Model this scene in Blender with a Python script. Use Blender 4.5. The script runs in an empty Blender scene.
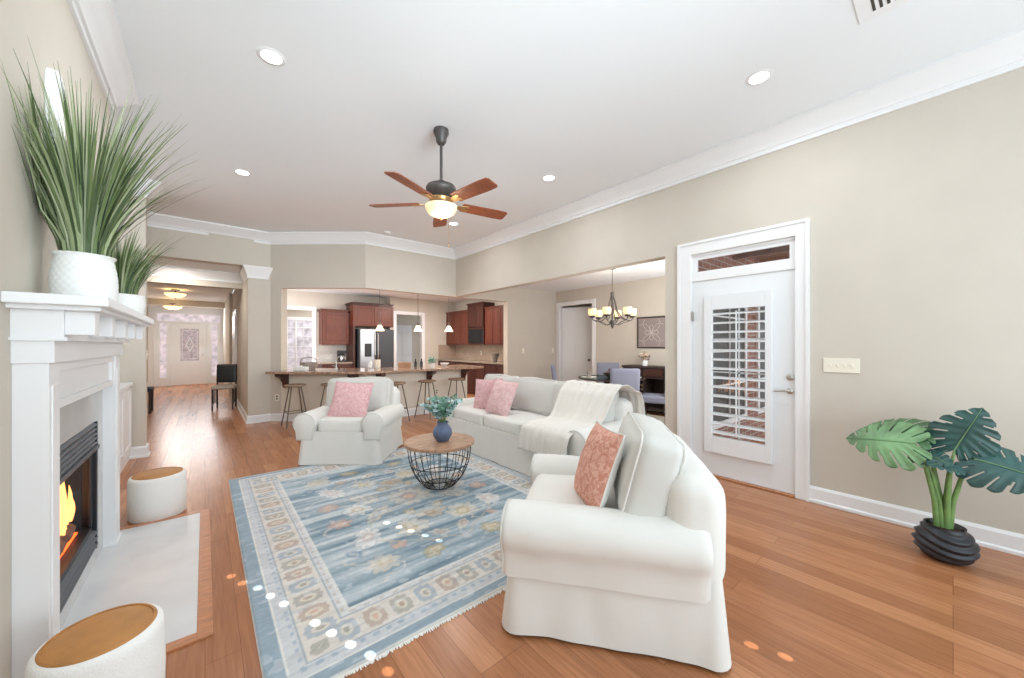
import bpy, bmesh, math, random
import numpy as np
from mathutils import Vector, Matrix, noise, Euler

SC = bpy.context.scene
COL = SC.collection
R = math.radians

# ------------------------------------------------------------------ camera, sky, exposure
F_PX = 368.0
cam_d = bpy.data.cameras.new('camera'); cam = bpy.data.objects.new('camera', cam_d); COL.objects.link(cam)
cam_d.sensor_width = 36.0; cam_d.lens = 36.0 * F_PX / 1024.0
cam_d.shift_y = 6.0 / 1024.0
cam_d.clip_start = 0.05; cam_d.clip_end = 200
cam.location = (0, 0, 1.36); cam.rotation_euler = (R(90), 0, -math.atan(307.0 / F_PX))
SC.camera = cam
SC.view_settings.view_transform = 'Standard'; SC.view_settings.look = 'None'
SC.view_settings.gamma = 1.0; SC.view_settings.use_curve_mapping = False
SC.view_settings.exposure = 0.52
SC.cycles.max_bounces = 8; SC.cycles.diffuse_bounces = 4

world = bpy.data.worlds.new('sky'); SC.world = world; world.use_nodes = True
bg = world.node_tree.nodes['Background']
bg.inputs[0].default_value = (0.81, 0.93, 1.0, 1); bg.inputs[1].default_value = 1.2

def area(loc, rot, sx, sy, power, color=(1, 0.97, 0.93), shape='RECTANGLE'):
    l = bpy.data.lights.new('fixture_or_fill_light', 'AREA'); l.shape = shape; l.size = sx
    if shape in ('RECTANGLE', 'ELLIPSE'): l.size_y = sy
    l.energy = power; l.color = color
    o = bpy.data.objects.new('fixture_or_fill_light', l); COL.objects.link(o); o.location = loc; o.rotation_euler = rot
    return o
# unseen fill lights added behind the camera and in side rooms, imitating window daylight
area((1.8, -1.5, 1.2), (R(130), 0, 0), 3.6, 1.6, 31, (0.81, 0.935, 1.0))
lw = area((0.9, -1.4, 2.3), (R(99), 0, R(-1)), 2.4, 1.0, 20, (0.81, 0.935, 1.0)); lw.data.spread = R(62)
area((-1.36, 5.2, 2.0), (R(112), 0, R(-90)), 1.7, 1.7, 9, (0.90, 0.96, 1.0))
area((5.7, 2.25, 1.6), (R(90), 0, 0), 2.2, 1.8, 42, (0.95, 0.97, 1))
area((0.80, 9.5, 1.6), (R(90), 0, R(-90)), 2.0, 1.8, 42, (0.95, 0.97, 1))
area((3.0, 12.6, 2.7), (0, 0, 0), 0.8, 1.6, 40, (0.95, 0.97, 1))
area((-2.9, 12.0, 1.6), (R(90), 0, R(-90)), 3.0, 2.0, 30, (0.95, 0.97, 1))
area((-0.3, 16.3, 2.2), (R(-60), 0, 0), 1.6, 1.0, 26, (0.95, 0.97, 1))

area((6.5, -2.8, 1.8), (R(78), 0, 0), 4.0, 2.5, 60, (1, 0.97, 0.93))   # unseen lamp added outside to brighten the porch wall
# narrow spots added in mid-air to imitate sun flecks on rug and floor
for (fx_, fy_) in ((232, 575), (243, 582), (257.5, 588), (270, 596), (284, 604), (315, 623), (331.6, 633), (350.5, 644.6), (370, 655), (389.5, 670), (386.7, 523), (399, 527), (411, 531), (425, 535.5), (439, 540.7), (721, 633), (753.6, 644), (788, 655.5)):
    _u = (fx_ - 512) / F_PX; _v = (345 - fy_) / F_PX; _th = math.atan(307.0 / F_PX); _t = -1.35 / _v
    _p = Vector((( math.sin(_th) + _u * math.cos(_th)) * _t, (math.cos(_th) - _u * math.sin(_th)) * _t, .01))
    sd_ = bpy.data.lights.new('sun_fleck_spot', 'SPOT'); sd_.energy = 420; sd_.spot_size = R(1.0); sd_.spot_blend = .35; sd_.shadow_soft_size = .001; sd_.color = (1, .95, .88)
    so_ = bpy.data.objects.new('sun_fleck_spot', sd_); COL.objects.link(so_)
    so_.location = _p + Vector((.55, -1.7, 1.9)); so_.rotation_euler = (_p - so_.location).to_track_quat('-Z', 'Y').to_euler()

# ------------------------------------------------------------------ materials
def lin(c):
    return tuple(((v / 255.0) / 12.92 if v / 255.0 <= 0.04045 else ((v / 255.0 + 0.055) / 1.055) ** 2.4) for v in c) + (1.0,)

def mat(name, rgb, rough=0.6, metal=0.0, noise_amt=0.0, noise_scale=8.0, bump=0.0, bump_scale=60.0, emit=None, estr=0.0, spec=0.5, stretch=None, trans=0.0, alpha=None, coat=0.0, sheen=0.0):
    m = bpy.data.materials.new(name); m.use_nodes = True
    nt = m.node_tree; b = nt.nodes['Principled BSDF']
    b.inputs['Base Color'].default_value = lin(rgb); b.inputs['Roughness'].default_value = rough
    b.inputs['Metallic'].default_value = metal; b.inputs['Specular IOR Level'].default_value = spec
    if coat: b.inputs['Coat Weight'].default_value = coat
    if sheen: b.inputs['Sheen Weight'].default_value = sheen
    if trans: b.inputs['Transmission Weight'].default_value = trans
    if alpha is not None: b.inputs['Alpha'].default_value = alpha
    tc = nt.nodes.new('ShaderNodeTexCoord'); mp = nt.nodes.new('ShaderNodeMapping')
    nt.links.new(tc.outputs['Object'], mp.inputs[0])
    if stretch: mp.inputs['Scale'].default_value = stretch
    if noise_amt:
        n = nt.nodes.new('ShaderNodeTexNoise'); n.inputs['Scale'].default_value = noise_scale; n.inputs['Detail'].default_value = 4
        nt.links.new(mp.outputs[0], n.inputs['Vector'])
        r = nt.nodes.new('ShaderNodeValToRGB')
        lo = tuple(max(0, v * (1 - noise_amt)) for v in rgb); hi = tuple(min(255, v * (1 + noise_amt)) for v in rgb)
        r.color_ramp.elements[0].position = 0.3; r.color_ramp.elements[1].position = 0.7
        r.color_ramp.elements[0].color = lin(lo); r.color_ramp.elements[1].color = lin(hi)
        nt.links.new(n.outputs['Fac'], r.inputs[0]); nt.links.new(r.outputs[0], b.inputs['Base Color'])
    if bump:
        n2 = nt.nodes.new('ShaderNodeTexNoise'); n2.inputs['Scale'].default_value = bump_scale; n2.inputs['Detail'].default_value = 3
        nt.links.new(mp.outputs[0], n2.inputs['Vector'])
        bp = nt.nodes.new('ShaderNodeBump'); bp.inputs['Strength'].default_value = bump; bp.inputs['Distance'].default_value = 0.01
        nt.links.new(n2.outputs['Fac'], bp.inputs['Height']); nt.links.new(bp.outputs[0], b.inputs['Normal'])
    if emit is not None:
        b.inputs['Emission Color'].default_value = lin(emit); b.inputs['Emission Strength'].default_value = estr
    return m

M = {}
M['wall'] = mat('wall_paint', (208, 200, 188), 0.9, noise_amt=0.01, noise_scale=3, spec=0.2)
M['ceil'] = mat('ceiling_paint', (241, 244, 247), 0.95, spec=0.1)
M['trim'] = mat('white_trim_paint', (240, 240, 241), 0.45)
M['door'] = mat('white_door_paint', (236, 238, 240), 0.4)
M['fabric'] = mat('white_slipcover_cotton', (233, 231, 226), 0.95, bump=0.22, bump_scale=9, spec=0.1, sheen=0.1)
M['fabric2'] = mat('grey_white_cushion_cotton', (216, 215, 210), 0.95, bump=0.22, bump_scale=10, spec=0.1, sheen=0.15)
M['throw'] = mat('cream_throw_knit', (238, 234, 227), 0.95, bump=0.5, bump_scale=120, spec=0.1)
M['bronze'] = mat('dark_bronze_metal', (84, 80, 78), 0.5, metal=0.5)
M['iron'] = mat('black_iron_wire', (38, 40, 46), 0.5, metal=0.5)
M['grey_metal'] = mat('grey_steel_legs', (112, 104, 96), 0.5, metal=0.6)
M['brass'] = mat('antique_brass', (176, 140, 96), 0.35, metal=0.8)
M['chrome'] = mat('satin_nickel', (190, 188, 184), 0.3, metal=0.9)
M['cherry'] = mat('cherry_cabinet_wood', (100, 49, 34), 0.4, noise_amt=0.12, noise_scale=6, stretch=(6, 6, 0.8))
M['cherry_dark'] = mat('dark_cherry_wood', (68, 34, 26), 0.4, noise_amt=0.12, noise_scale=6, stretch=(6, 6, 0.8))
M['blade'] = mat('fan_blade_wood', (136, 74, 48), 0.45, noise_amt=0.2, noise_scale=10, stretch=(2, 12, 1))
M['granite'] = mat('brown_granite', (150, 122, 104), 0.15, noise_amt=0.4, noise_scale=40, coat=0.3)
M['granite_edge'] = mat('speckled_granite', (140, 128, 114), 0.2, noise_amt=0.3, noise_scale=60)
M['steel'] = mat('stainless_steel', (170, 172, 176), 0.28, metal=0.95)
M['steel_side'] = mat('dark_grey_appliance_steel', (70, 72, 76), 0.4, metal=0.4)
M['black'] = mat('black_plastic', (24, 24, 27), 0.35)
M['glasslamp'] = mat('frosted_white_lamp_glass', (255, 244, 224), 0.4, emit=(255, 226, 180), estr=2.4)
M['amber'] = mat('marbled_amber_lamp_glass', (240, 214, 176), 0.4, noise_amt=0.15, noise_scale=12, emit=(255, 214, 158), estr=0.5)
M['downlight'] = mat('downlight_lens', (255, 255, 255), 0.5, emit=(255, 253, 250), estr=9)
M['white_ceramic'] = mat('white_matte_ceramic', (240, 240, 238), 0.5)
M['white_boucle'] = mat('white_woven_fabric', (244, 243, 240), 0.95, bump=0.4, bump_scale=150, spec=0.1)
M['leather'] = mat('tan_leather', (178, 124, 66), 0.55, noise_amt=0.08, noise_scale=9, bump=0.15, bump_scale=120)
M['hearth'] = mat('pale_marble_tile', (216, 217, 218), 0.4, noise_amt=0.03, noise_scale=4)
M['marble'] = mat('fireplace_marble', (200, 200, 200), 0.25, noise_amt=0.03, noise_scale=5)
M['firemetal'] = mat('charcoal_firebox_metal', (52, 57, 64), 0.42, metal=0.5)
M['firegrey'] = mat('grey_louver_metal', (104, 110, 118), 0.4, metal=0.5)
M['firebrick'] = mat('firebox_refractory', (44, 50, 58), 0.9, noise_amt=0.2, noise_scale=10)
M['log'] = mat('charred_ceramic_log', (92, 66, 56), 0.9, noise_amt=0.4, noise_scale=20)
M['ember'] = mat('glowing_embers', (200, 60, 20), 0.9, emit=(255, 90, 30), estr=2.5)
M['flame'] = mat('fire_flame', (255, 200, 120), 0.9, emit=(255, 170, 96), estr=1.5)
M['pot_black'] = mat('black_ribbed_ceramic', (40, 41, 47), 0.38, bump=0.1, bump_scale=30)
M['soil'] = mat('dark_soil', (60, 46, 36), 0.95, bump=0.6, bump_scale=60)
M['stemgreen'] = mat('fresh_green_stem', (116, 150, 88), 0.5, noise_amt=0.12, noise_scale=12)
M['bluevase'] = mat('slate_blue_glazed_ceramic', (96, 112, 142), 0.35, noise_amt=0.12, noise_scale=12)
M['euc'] = mat('eucalyptus_leaf', (104, 146, 128), 0.6, noise_amt=0.25, noise_scale=18)
M['euc_pale'] = mat('pale_blue_green_leaf', (178, 204, 206), 0.6, noise_amt=0.12, noise_scale=18)
M['tabletop'] = mat('weathered_wood_top', (170, 134, 108), 0.55, noise_amt=0.16, noise_scale=5, stretch=(2, 12, 2))
M['stoolseat'] = mat('grey_brown_wood_seat', (146, 122, 100), 0.55, noise_amt=0.15, noise_scale=8, stretch=(2, 12, 2))
M['grey_uph'] = mat('blue_grey_upholstery', (132, 134, 148), 0.9, bump=0.3, bump_scale=150, spec=0.1)
M['espresso'] = mat('espresso_wood', (54, 42, 38), 0.45, noise_amt=0.2, noise_scale=10)
M['plate'] = mat('almond_switch_plastic', (240, 234, 218), 0.4)
M['slot'] = mat('dark_slot', (60, 56, 52), 0.6)
M['halfwall'] = mat('cream_panel_paint', (232, 224, 210), 0.6)
M['navy'] = mat('navy_fabric', (44, 50, 74), 0.85)
M['black_leather'] = mat('black_leather', (26, 27, 31), 0.35)
M['cream_seat'] = mat('beige_seat_fabric', (186, 178, 164), 0.9)
M['wicker'] = mat('grey_wicker', (140, 130, 122), 0.85, noise_amt=0.3, noise_scale=60)
M['exterior_brick'] = None
M['porchwood'] = mat('porch_ceiling_wood', (150, 104, 82), 0.7, noise_amt=0.2, noise_scale=5, stretch=(12, 1, 1))
M['deck'] = mat('grey_patio', (170, 166, 170), 0.85, noise_amt=0.05)
M['treeleaf'] = mat('garden_tree_leaf', (92, 124, 74), 0.7, noise_amt=0.35, noise_scale=6)
M['backsplash'] = None
M['cardboard'] = mat('light_wood_board', (176, 132, 98), 0.6, noise_amt=0.1)

def glass(name, tint=(255, 255, 255), rough=0.0, mixfac=0.12):
    m = bpy.data.materials.new(name); m.use_nodes = True; nt = m.node_tree; nt.nodes.clear()
    o = nt.nodes.new('ShaderNodeOutputMaterial'); mx = nt.nodes.new('ShaderNodeMixShader')
    t = nt.nodes.new('ShaderNodeBsdfTransparent'); g = nt.nodes.new('ShaderNodeBsdfGlossy')
    t.inputs[0].default_value = lin(tint); g.inputs['Roughness'].default_value = rough
    mx.inputs[0].default_value = mixfac
    nt.links.new(t.outputs[0], mx.inputs[1]); nt.links.new(g.outputs[0], mx.inputs[2]); nt.links.new(mx.outputs[0], o.inputs[0])
    return m
M['pane'] = glass('window_glass', mixfac=0.04)
M['fireglass'] = glass('fireplace_glass', mixfac=0.02)
M['tableglass'] = glass('green_table_glass', (200, 220, 214), mixfac=0.25)

def brick_mat(name, c1, c2, mortar, bw, rh, msize, rough=0.8, rot=None, offset=0.5, bump=0.3, squash=1.0):
    m = bpy.data.materials.new(name); m.use_nodes = True; nt = m.node_tree; b = nt.nodes['Principled BSDF']
    tc = nt.nodes.new('ShaderNodeTexCoord'); mp = nt.nodes.new('ShaderNodeMapping')
    if rot: mp.inputs['Rotation'].default_value = rot
    br = nt.nodes.new('ShaderNodeTexBrick'); br.offset = offset
    br.inputs['Color1'].default_value = lin(c1); br.inputs['Color2'].default_value = lin(c2); br.inputs['Mortar'].default_value = lin(mortar)
    br.inputs['Scale'].default_value = 1; br.inputs['Mortar Size'].default_value = msize
    br.inputs['Brick Width'].default_value = bw; br.inputs['Row Height'].default_value = rh
    nt.links.new(tc.outputs['Object'], mp.inputs[0]); nt.links.new(mp.outputs[0], br.inputs['Vector'])
    nt.links.new(br.outputs['Color'], b.inputs['Base Color']); b.inputs['Roughness'].default_value = rough
    bp = nt.nodes.new('ShaderNodeBump'); bp.inputs['Strength'].default_value = bump; bp.inputs['Distance'].default_value = 0.005; bp.invert = True
    nt.links.new(br.outputs['Fac'], bp.inputs['Height']); nt.links.new(bp.outputs[0], b.inputs['Normal'])
    return m
M['exterior_brick'] = brick_mat('exterior_brick', (132, 84, 72), (158, 104, 88), (170, 160, 150), 0.21, 0.075, 0.008, rot=(R(90), 0, 0))
M['backsplash'] = brick_mat('stone_backsplash_tile', (186, 166, 148), (170, 148, 130), (158, 140, 124), 0.15, 0.15, 0.003, 0.4, rot=(0, R(90), 0))
M['backsplash2'] = brick_mat('pale_backsplash_tile', (206, 200, 192), (190, 182, 174), (176, 170, 164), 0.15, 0.075, 0.003, 0.4, rot=(R(90), 0, 0))

def floor_mat():
    m = bpy.data.materials.new('hardwood_planks'); m.use_nodes = True; nt = m.node_tree; b = nt.nodes['Principled BSDF']
    N = nt.nodes.new; L = nt.links.new
    tc = N('ShaderNodeTexCoord'); sep = N('ShaderNodeSeparateXYZ'); L(tc.outputs['Object'], sep.inputs[0])
    cmb = N('ShaderNodeCombineXYZ'); L(sep.outputs['Y'], cmb.inputs['X']); L(sep.outputs['X'], cmb.inputs['Y'])
    br = N('ShaderNodeTexBrick'); br.offset = 0.37; br.offset_frequency = 3
    br.inputs['Scale'].default_value = 1; br.inputs['Brick Width'].default_value = 1.25; br.inputs['Row Height'].default_value = 0.125
    br.inputs['Mortar Size'].default_value = 0.0013; br.inputs['Mortar Smooth'].default_value = 0.3; br.inputs['Bias'].default_value = 0.0
    br.inputs['Color1'].default_value = (0, 0, 0, 1); br.inputs['Color2'].default_value = (1, 1, 1, 1); br.inputs['Mortar'].default_value = (0.5, 0.5, 0.5, 1)
    L(cmb.outputs[0], br.inputs['Vector'])
    ramp = N('ShaderNodeValToRGB'); cr = ramp.color_ramp
    cr.elements[0].position = 0.0; cr.elements[0].color = lin((162, 106, 70))
    cr.elements[1].position = 1.0; cr.elements[1].color = lin((196, 138, 98))
    e = cr.elements.new(0.5); e.color = lin((180, 121, 83))
    L(br.outputs['Color'], ramp.inputs[0])
    mp = N('ShaderNodeMapping'); mp.inputs['Scale'].default_value = (28, 1.6, 1); L(tc.outputs['Object'], mp.inputs[0])
    n = N('ShaderNodeTexNoise'); n.inputs['Scale'].default_value = 2.2; n.inputs['Detail'].default_value = 6; n.inputs['Distortion'].default_value = 0.6
    L(mp.outputs[0], n.inputs['Vector'])
    gr = N('ShaderNodeValToRGB'); gr.color_ramp.elements[0].position = 0.3; gr.color_ramp.elements[0].color = (0.80, 0.76, 0.72, 1)
    gr.color_ramp.elements[1].position = 0.68; gr.color_ramp.elements[1].color = (1.1, 1.1, 1.1, 1); L(n.outputs['Fac'], gr.inputs[0])
    mul = N('ShaderNodeMixRGB'); mul.blend_type = 'MULTIPLY'; mul.inputs[0].default_value = 1; L(ramp.outputs[0], mul.inputs[1]); L(gr.outputs[0], mul.inputs[2])
    mo = N('ShaderNodeMixRGB'); mo.inputs[2].default_value = lin((118, 72, 46)); L(br.outputs['Fac'], mo.inputs[0]); L(mul.outputs[0], mo.inputs[1])
    L(mo.outputs[0], b.inputs['Base Color'])
    b.inputs['Roughness'].default_value = 0.26; b.inputs['Specular IOR Level'].default_value = 0.45
    bp = N('ShaderNodeBump'); bp.inputs['Strength'].default_value = 0.08; bp.inputs['Distance'].default_value = 0.001; bp.invert = True
    L(br.outputs['Fac'], bp.inputs['Height']); L(bp.outputs[0], b.inputs['Normal'])
    return m
M['floor'] = floor_mat()
M['woodborder'] = mat('hearth_wood_border', (184, 122, 82), 0.3, noise_amt=0.12, noise_scale=6, stretch=(2, 8, 1))

def pattern_mat(name, base, other, scale, lo=0.45, hi=0.55, third=None):
    m = bpy.data.materials.new(name); m.use_nodes = True; nt = m.node_tree; b = nt.nodes['Principled BSDF']
    tc = nt.nodes.new('ShaderNodeTexCoord'); n = nt.nodes.new('ShaderNodeTexNoise')
    n.inputs['Scale'].default_value = scale; n.inputs['Detail'].default_value = 5; n.inputs['Distortion'].default_value = 1.2
    r = nt.nodes.new('ShaderNodeValToRGB'); r.color_ramp.elements[0].position = lo; r.color_ramp.elements[1].position = hi
    r.color_ramp.elements[0].color = lin(base); r.color_ramp.elements[1].color = lin(other)
    nt.links.new(tc.outputs['Object'], n.inputs['Vector']); nt.links.new(n.outputs['Fac'], r.inputs[0]); nt.links.new(r.outputs[0], b.inputs['Base Color'])
    b.inputs['Roughness'].default_value = 0.9
    return m
M['pink'] = pattern_mat('pink_marled_weave', (218, 166, 170), (232, 196, 198), 34, .4, .62)
M['pink2'] = pattern_mat('pale_pink_weave', (226, 182, 184), (238, 208, 208), 34, .4, .62)
M['coral'] = pattern_mat('coral_marled_weave', (206, 140, 120), (228, 180, 162), 34, .4, .62)

# ------------------------------------------------------------------ mesh helpers
class MB:
    def __init__(s): s.v = []; s.f = []; s.mf = None
    def add(s, vs, fs):
        o = len(s.v); s.v += [tuple(p) for p in vs]; s.f += [tuple(i + o for i in q) for q in fs]; return s
    def box(s, x0, x1, y0, y1, z0, z1, mtx=None):
        vs = [Vector((x, y, z)) for z in (z0, z1) for y in (y0, y1) for x in (x0, x1)]
        if mtx: vs = [mtx @ p for p in vs]
        return s.add(vs, [(0, 2, 3, 1), (4, 5, 7, 6), (0, 1, 5, 4), (2, 6, 7, 3), (0, 4, 6, 2), (1, 3, 7, 5)])
    def tube(s, pts, r, n=8, closed=False, cap=True):
        pts = [Vector(p) for p in pts]; k = len(pts)
        rs = r if isinstance(r, (list, tuple)) else [r] * k
        rings = []; prev = None
        for i in range(k):
            if closed: t = pts[(i + 1) % k] - pts[i - 1]
            else: t = pts[min(i + 1, k - 1)] - pts[max(i - 1, 0)]
            if t.length < 1e-9: t = Vector((0, 0, 1))
            t.normalize()
            if prev is None:
                a = Vector((0, 0, 1)) if abs(t.z) < 0.9 else Vector((1, 0, 0))
                u = t.cross(a).normalized()
            else:
                u = (prev - t * prev.dot(t))
                u = u.normalized() if u.length > 1e-6 else t.orthogonal().normalized()
            prev = u; w = t.cross(u)
            rings.append([pts[i] + (u * math.cos(2 * math.pi * j / n) + w * math.sin(2 * math.pi * j / n)) * rs[i] for j in range(n)])
        vs = [p for rr in rings for p in rr]; fs = []
        for i in range(k if closed else k - 1):
            a = i * n; b = ((i + 1) % k) * n
            for j in range(n): fs.append((a + j, a + (j + 1) % n, b + (j + 1) % n, b + j))
        if cap and not closed:
            fs.append(tuple(range(n - 1, -1, -1))); fs.append(tuple((k - 1) * n + j for j in range(n)))
        return s.add(vs, fs)
    def lathe(s, prof, n=32, c=(0, 0, 0), mod=None):
        vs = []; fs = []
        for i, (r, z) in enumerate(prof):
            for j in range(n):
                a = 2 * math.pi * j / n; rr = r * (mod(a, z) if mod else 1)
                vs.append((c[0] + rr * math.cos(a), c[1] + rr * math.sin(a), c[2] + z))
        for i in range(len(prof) - 1):
            for j in range(n): fs.append((i * n + j, i * n + (j + 1) % n, (i + 1) * n + (j + 1) % n, (i + 1) * n + j))
        return s.add(vs, fs)
    def prism(s, poly, z0, z1):
        n = len(poly); vs = [(x, y, z0) for x, y in poly] + [(x, y, z1) for x, y in poly]
        return s.add(vs, [tuple(range(n - 1, -1, -1)), tuple(range(n, 2 * n))] + [(i, (i + 1) % n, n + (i + 1) % n, n + i) for i in range(n)])
    def grid(s, rows):
        nr = len(rows); nc = len(rows[0])
        return s.add([p for r in rows for p in r], [(i * nc + j, i * nc + j + 1, (i + 1) * nc + j + 1, (i + 1) * nc + j) for i in range(nr - 1) for j in range(nc - 1)])
    def sweep(s, prof, path, closed=False):
        """profile [(out, z)] swept along 2D path; out = to the right-hand side of travel"""
        k = len(path); P = [Vector((a, b)) for a, b in path]; rows = []
        for i in range(k):
            if closed or 0 < i < k - 1:
                d0 = (P[i] - P[i - 1]).normalized(); d1 = (P[(i + 1) % k] - P[i]).normalized()
            elif i == 0: d0 = d1 = (P[1] - P[0]).normalized()
            else: d0 = d1 = (P[-1] - P[-2]).normalized()
            n0 = Vector((d0.y, -d0.x)); n1 = Vector((d1.y, -d1.x)); mt = (n0 + n1)
            mt = mt / max(1e-6, mt.dot(n0)) if mt.length > 1e-4 else n0
            rows.append([(P[i].x + mt.x * o, P[i].y + mt.y * o, z) for o, z in prof])
        np_ = len(prof); vs = [p for r in rows for p in r]; fs = []
        for i in range(k if closed else k - 1):
            a = i * np_; b = ((i + 1) % k) * np_
            for j in range(np_): fs.append((a + j, b + j, b + (j + 1) % np_, a + (j + 1) % np_))
        if not closed: fs.append(tuple(range(np_))); fs.append(tuple((k - 1) * np_ + j for j in range(np_ - 1, -1, -1)))
        return s.add(vs, fs)
    def xform(s, mtx):
        s.v = [tuple(mtx @ Vector(p)) for p in s.v]; return s
    def build(s, name, m, parent=None, smooth=None, bevel=0, seg=2, solid=0, weld=False):
        me = bpy.data.meshes.new(name); me.from_pydata(s.v, [], s.f)
        bm = bmesh.new(); bm.from_mesh(me)
        if weld: bmesh.ops.remove_doubles(bm, verts=bm.verts, dist=1e-5)
        if not solid: bmesh.ops.recalc_face_normals(bm, faces=bm.faces)
        bm.to_mesh(me); bm.free()
        me.materials.append(M[m] if isinstance(m, str) else m)
        o = bpy.data.objects.new(name, me); COL.objects.link(o)
        if parent: o.parent = parent
        if smooth is not None:
            me.shade_smooth(); me.set_sharp_from_angle(angle=R(smooth))
        if bevel:
            b = o.modifiers.new('bevel', 'BEVEL'); b.width = bevel; b.segments = seg; b.limit_method = 'ANGLE'; b.angle_limit = R(40); b.harden_normals = False
        if solid:
            q = o.modifiers.new('thickness', 'SOLIDIFY'); q.thickness = solid; q.offset = 0
        return o

def tag(o, label, cat, group=None, kind=None):
    o['label'] = label; o['category'] = cat
    if group: o['group'] = group
    if kind: o['kind'] = kind
    return o
def thing(name, label, cat, loc=(0, 0, 0), rz=0, group=None, kind=None):
    o = bpy.data.objects.new(name, None); COL.objects.link(o); o.location = loc; o.rotation_euler = (0, 0, rz)
    o.empty_display_size = 0.1
    return tag(o, label, cat, group, kind)
def struct(o, label=None, cat=None):
    o['kind'] = 'structure'
    if label: o['label'] = label
    if cat: o['category'] = cat
    return o
def plabel(o, label): o['label'] = label; return o
def kids(o): return [c for c in bpy.data.objects if c.parent == o]
def dup(root, loc, rz, label=None, scale=None):
    r = root.copy(); COL.objects.link(r); r.location = loc; r.rotation_euler = (0, 0, rz)
    if label: r['label'] = label
    if scale: r.scale = scale
    def rec(a, b):
        for c in kids(a):
            if c is b: continue
            d = c.copy(); COL.objects.link(d); d.parent = b; rec(c, d)
    rec(root, r)
    return r
def T(x=0, y=0, z=0): return Matrix.Translation((x, y, z))
def RX(a): return Matrix.Rotation(R(a), 4, 'X')
def RY(a): return Matrix.Rotation(R(a), 4, 'Y')
def RZ(a): return Matrix.Rotation(R(a), 4, 'Z')

def softbox(w, d, h, r, n=14, puff=(0.0, 0.0, 0.0), amp=0.0, fr=5.0, seed=0, mtx=None, taper=0.0, pinch=0.0):
    """rounded, puffed, lightly wrinkled box centred on the origin"""
    mb = MB(); hw, hd, hh = w / 2, d / 2, h / 2
    def idx(ax, s_):
        rows = []
        for i in range(n + 1):
            row = []
            for j in range(n + 1):
                u = -1 + 2 * i / n; v = -1 + 2 * j / n
                u = math.sin(u * math.pi / 2) * 0.35 + u * 0.65; v = math.sin(v * math.pi / 2) * 0.35 + v * 0.65
                c = [0, 0, 0]; c[ax] = s_; c[(ax + 1) % 3] = u; c[(ax + 2) % 3] = v
                row.append(c)
            rows.append(row)
        return rows
    for ax in range(3):
        for s_ in (-1, 1):
            rows = []
            for row in idx(ax, s_):
                rr = []
                for c in row:
                    p = Vector((c[0] * hw, c[1] * hd, c[2] * hh))
                    q = Vector((max(-hw + r, min(hw - r, p.x)), max(-hd + r, min(hd - r, p.y)), max(-hh + r, min(hh - r, p.z))))
                    dlt = p - q
                    if dlt.length > 1e-9: p = q + dlt.normalized() * r
                    bu = (1 - c[1] ** 2) * (1 - c[2] ** 2), (1 - c[0] ** 2) * (1 - c[2] ** 2), (1 - c[0] ** 2) * (1 - c[1] ** 2)
                    p.x += (1 if c[0] > 0 else -1) * puff[0] * bu[0] * abs(c[0]) ** 3
                    p.y += (1 if c[1] > 0 else -1) * puff[1] * bu[1] * abs(c[1]) ** 3
                    p.z += (1 if c[2] > 0 else -1) * puff[2] * bu[2] * abs(c[2]) ** 3
                    if taper: p.x *= 1 - taper * (c[2] + 1) / 2
                    if pinch:
                        k = 1 - pinch * (1 - c[0] ** 2) * 0.5; p.z = p.z * (1 - pinch * (1 - c[0] * c[0])) if ax != 2 else p.z * (1 - pinch * (1 - c[0] * c[0]))
                    if amp:
                        nv = noise.noise_vector(Vector((p.x * fr + seed, p.y * fr + seed * 1.7, p.z * fr)))
                        p += nv * amp
                    rr.append(p)
                rows.append(rr)
            mb.grid(rows)
    if mtx: mb.xform(mtx)
    return mb

def pillow(w, h, t, n=22, seed=0, mtx=None, amp=0.006, sides=(-1, 1)):
    """square scatter cushion in the xz plane, thickness along y, with a seam"""
    mb = MB()
    for s_ in sides:
        rows = []
        for i in range(n + 1):
            row = []
            for j in range(n + 1):
                u = -1 + 2 * i / n; v = -1 + 2 * j / n
                e = max(0, (1 - abs(u) ** 2.4) * (1 - abs(v) ** 2.4)) ** 0.55
                x = w / 2 * u * (1 - 0.07 * (1 - v * v)); z = h / 2 * v * (1 - 0.07 * (1 - u * u))
                k = noise.noise(Vector((u * 2.2 + seed, v * 2.2, s_))) * amp * e
                row.append((x, s_ * (t / 2 * e) + k, z))
            rows.append(row)
        mb.grid(rows)
    if mtx: mb.xform(mtx)
    return mb
def pillow_edge(w, h, r=0.006, mtx=None, n=14):
    pts = []
    def pt(u, v): return Vector((w / 2 * u * (1 - 0.07 * (1 - v * v)), 0, h / 2 * v * (1 - 0.07 * (1 - u * u))))
    for i in range(n): pts.append(pt(-1 + 2 * i / n, -1))
    for i in range(n): pts.append(pt(1, -1 + 2 * i / n))
    for i in range(n): pts.append(pt(1 - 2 * i / n, 1))
    for i in range(n): pts.append(pt(-1, 1 - 2 * i / n))
    mb = MB().tube(pts, r, 6, closed=True)
    if mtx: mb.xform(mtx)
    return mb

def rrect(w, h, r, n=6):
    out = []
    for cx, cy, a0 in ((w / 2 - r, h / 2 - r, 0), (-w / 2 + r, h / 2 - r, 90), (-w / 2 + r, -h / 2 + r, 180), (w / 2 - r, -h / 2 + r, 270)):
        for k in range(n + 1):
            a = R(a0 + 90 * k / n); out.append((cx + r * math.cos(a), cy + r * math.sin(a)))
    return out

def wallbox(name, boxes, m='wall'):
    mb = MB()
    for b in boxes: mb.box(*b)
    return struct(mb.build(name, m))

# ------------------------------------------------------------------ the room shell
XL = -0.555; XR = 4.06; ZC = 3.34; ZCB = 3.155; YB = -1.7
HD = 2.38; ZK = 2.75
P1 = (0.90, 7.83); P2 = (2.20, 6.71)
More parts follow.
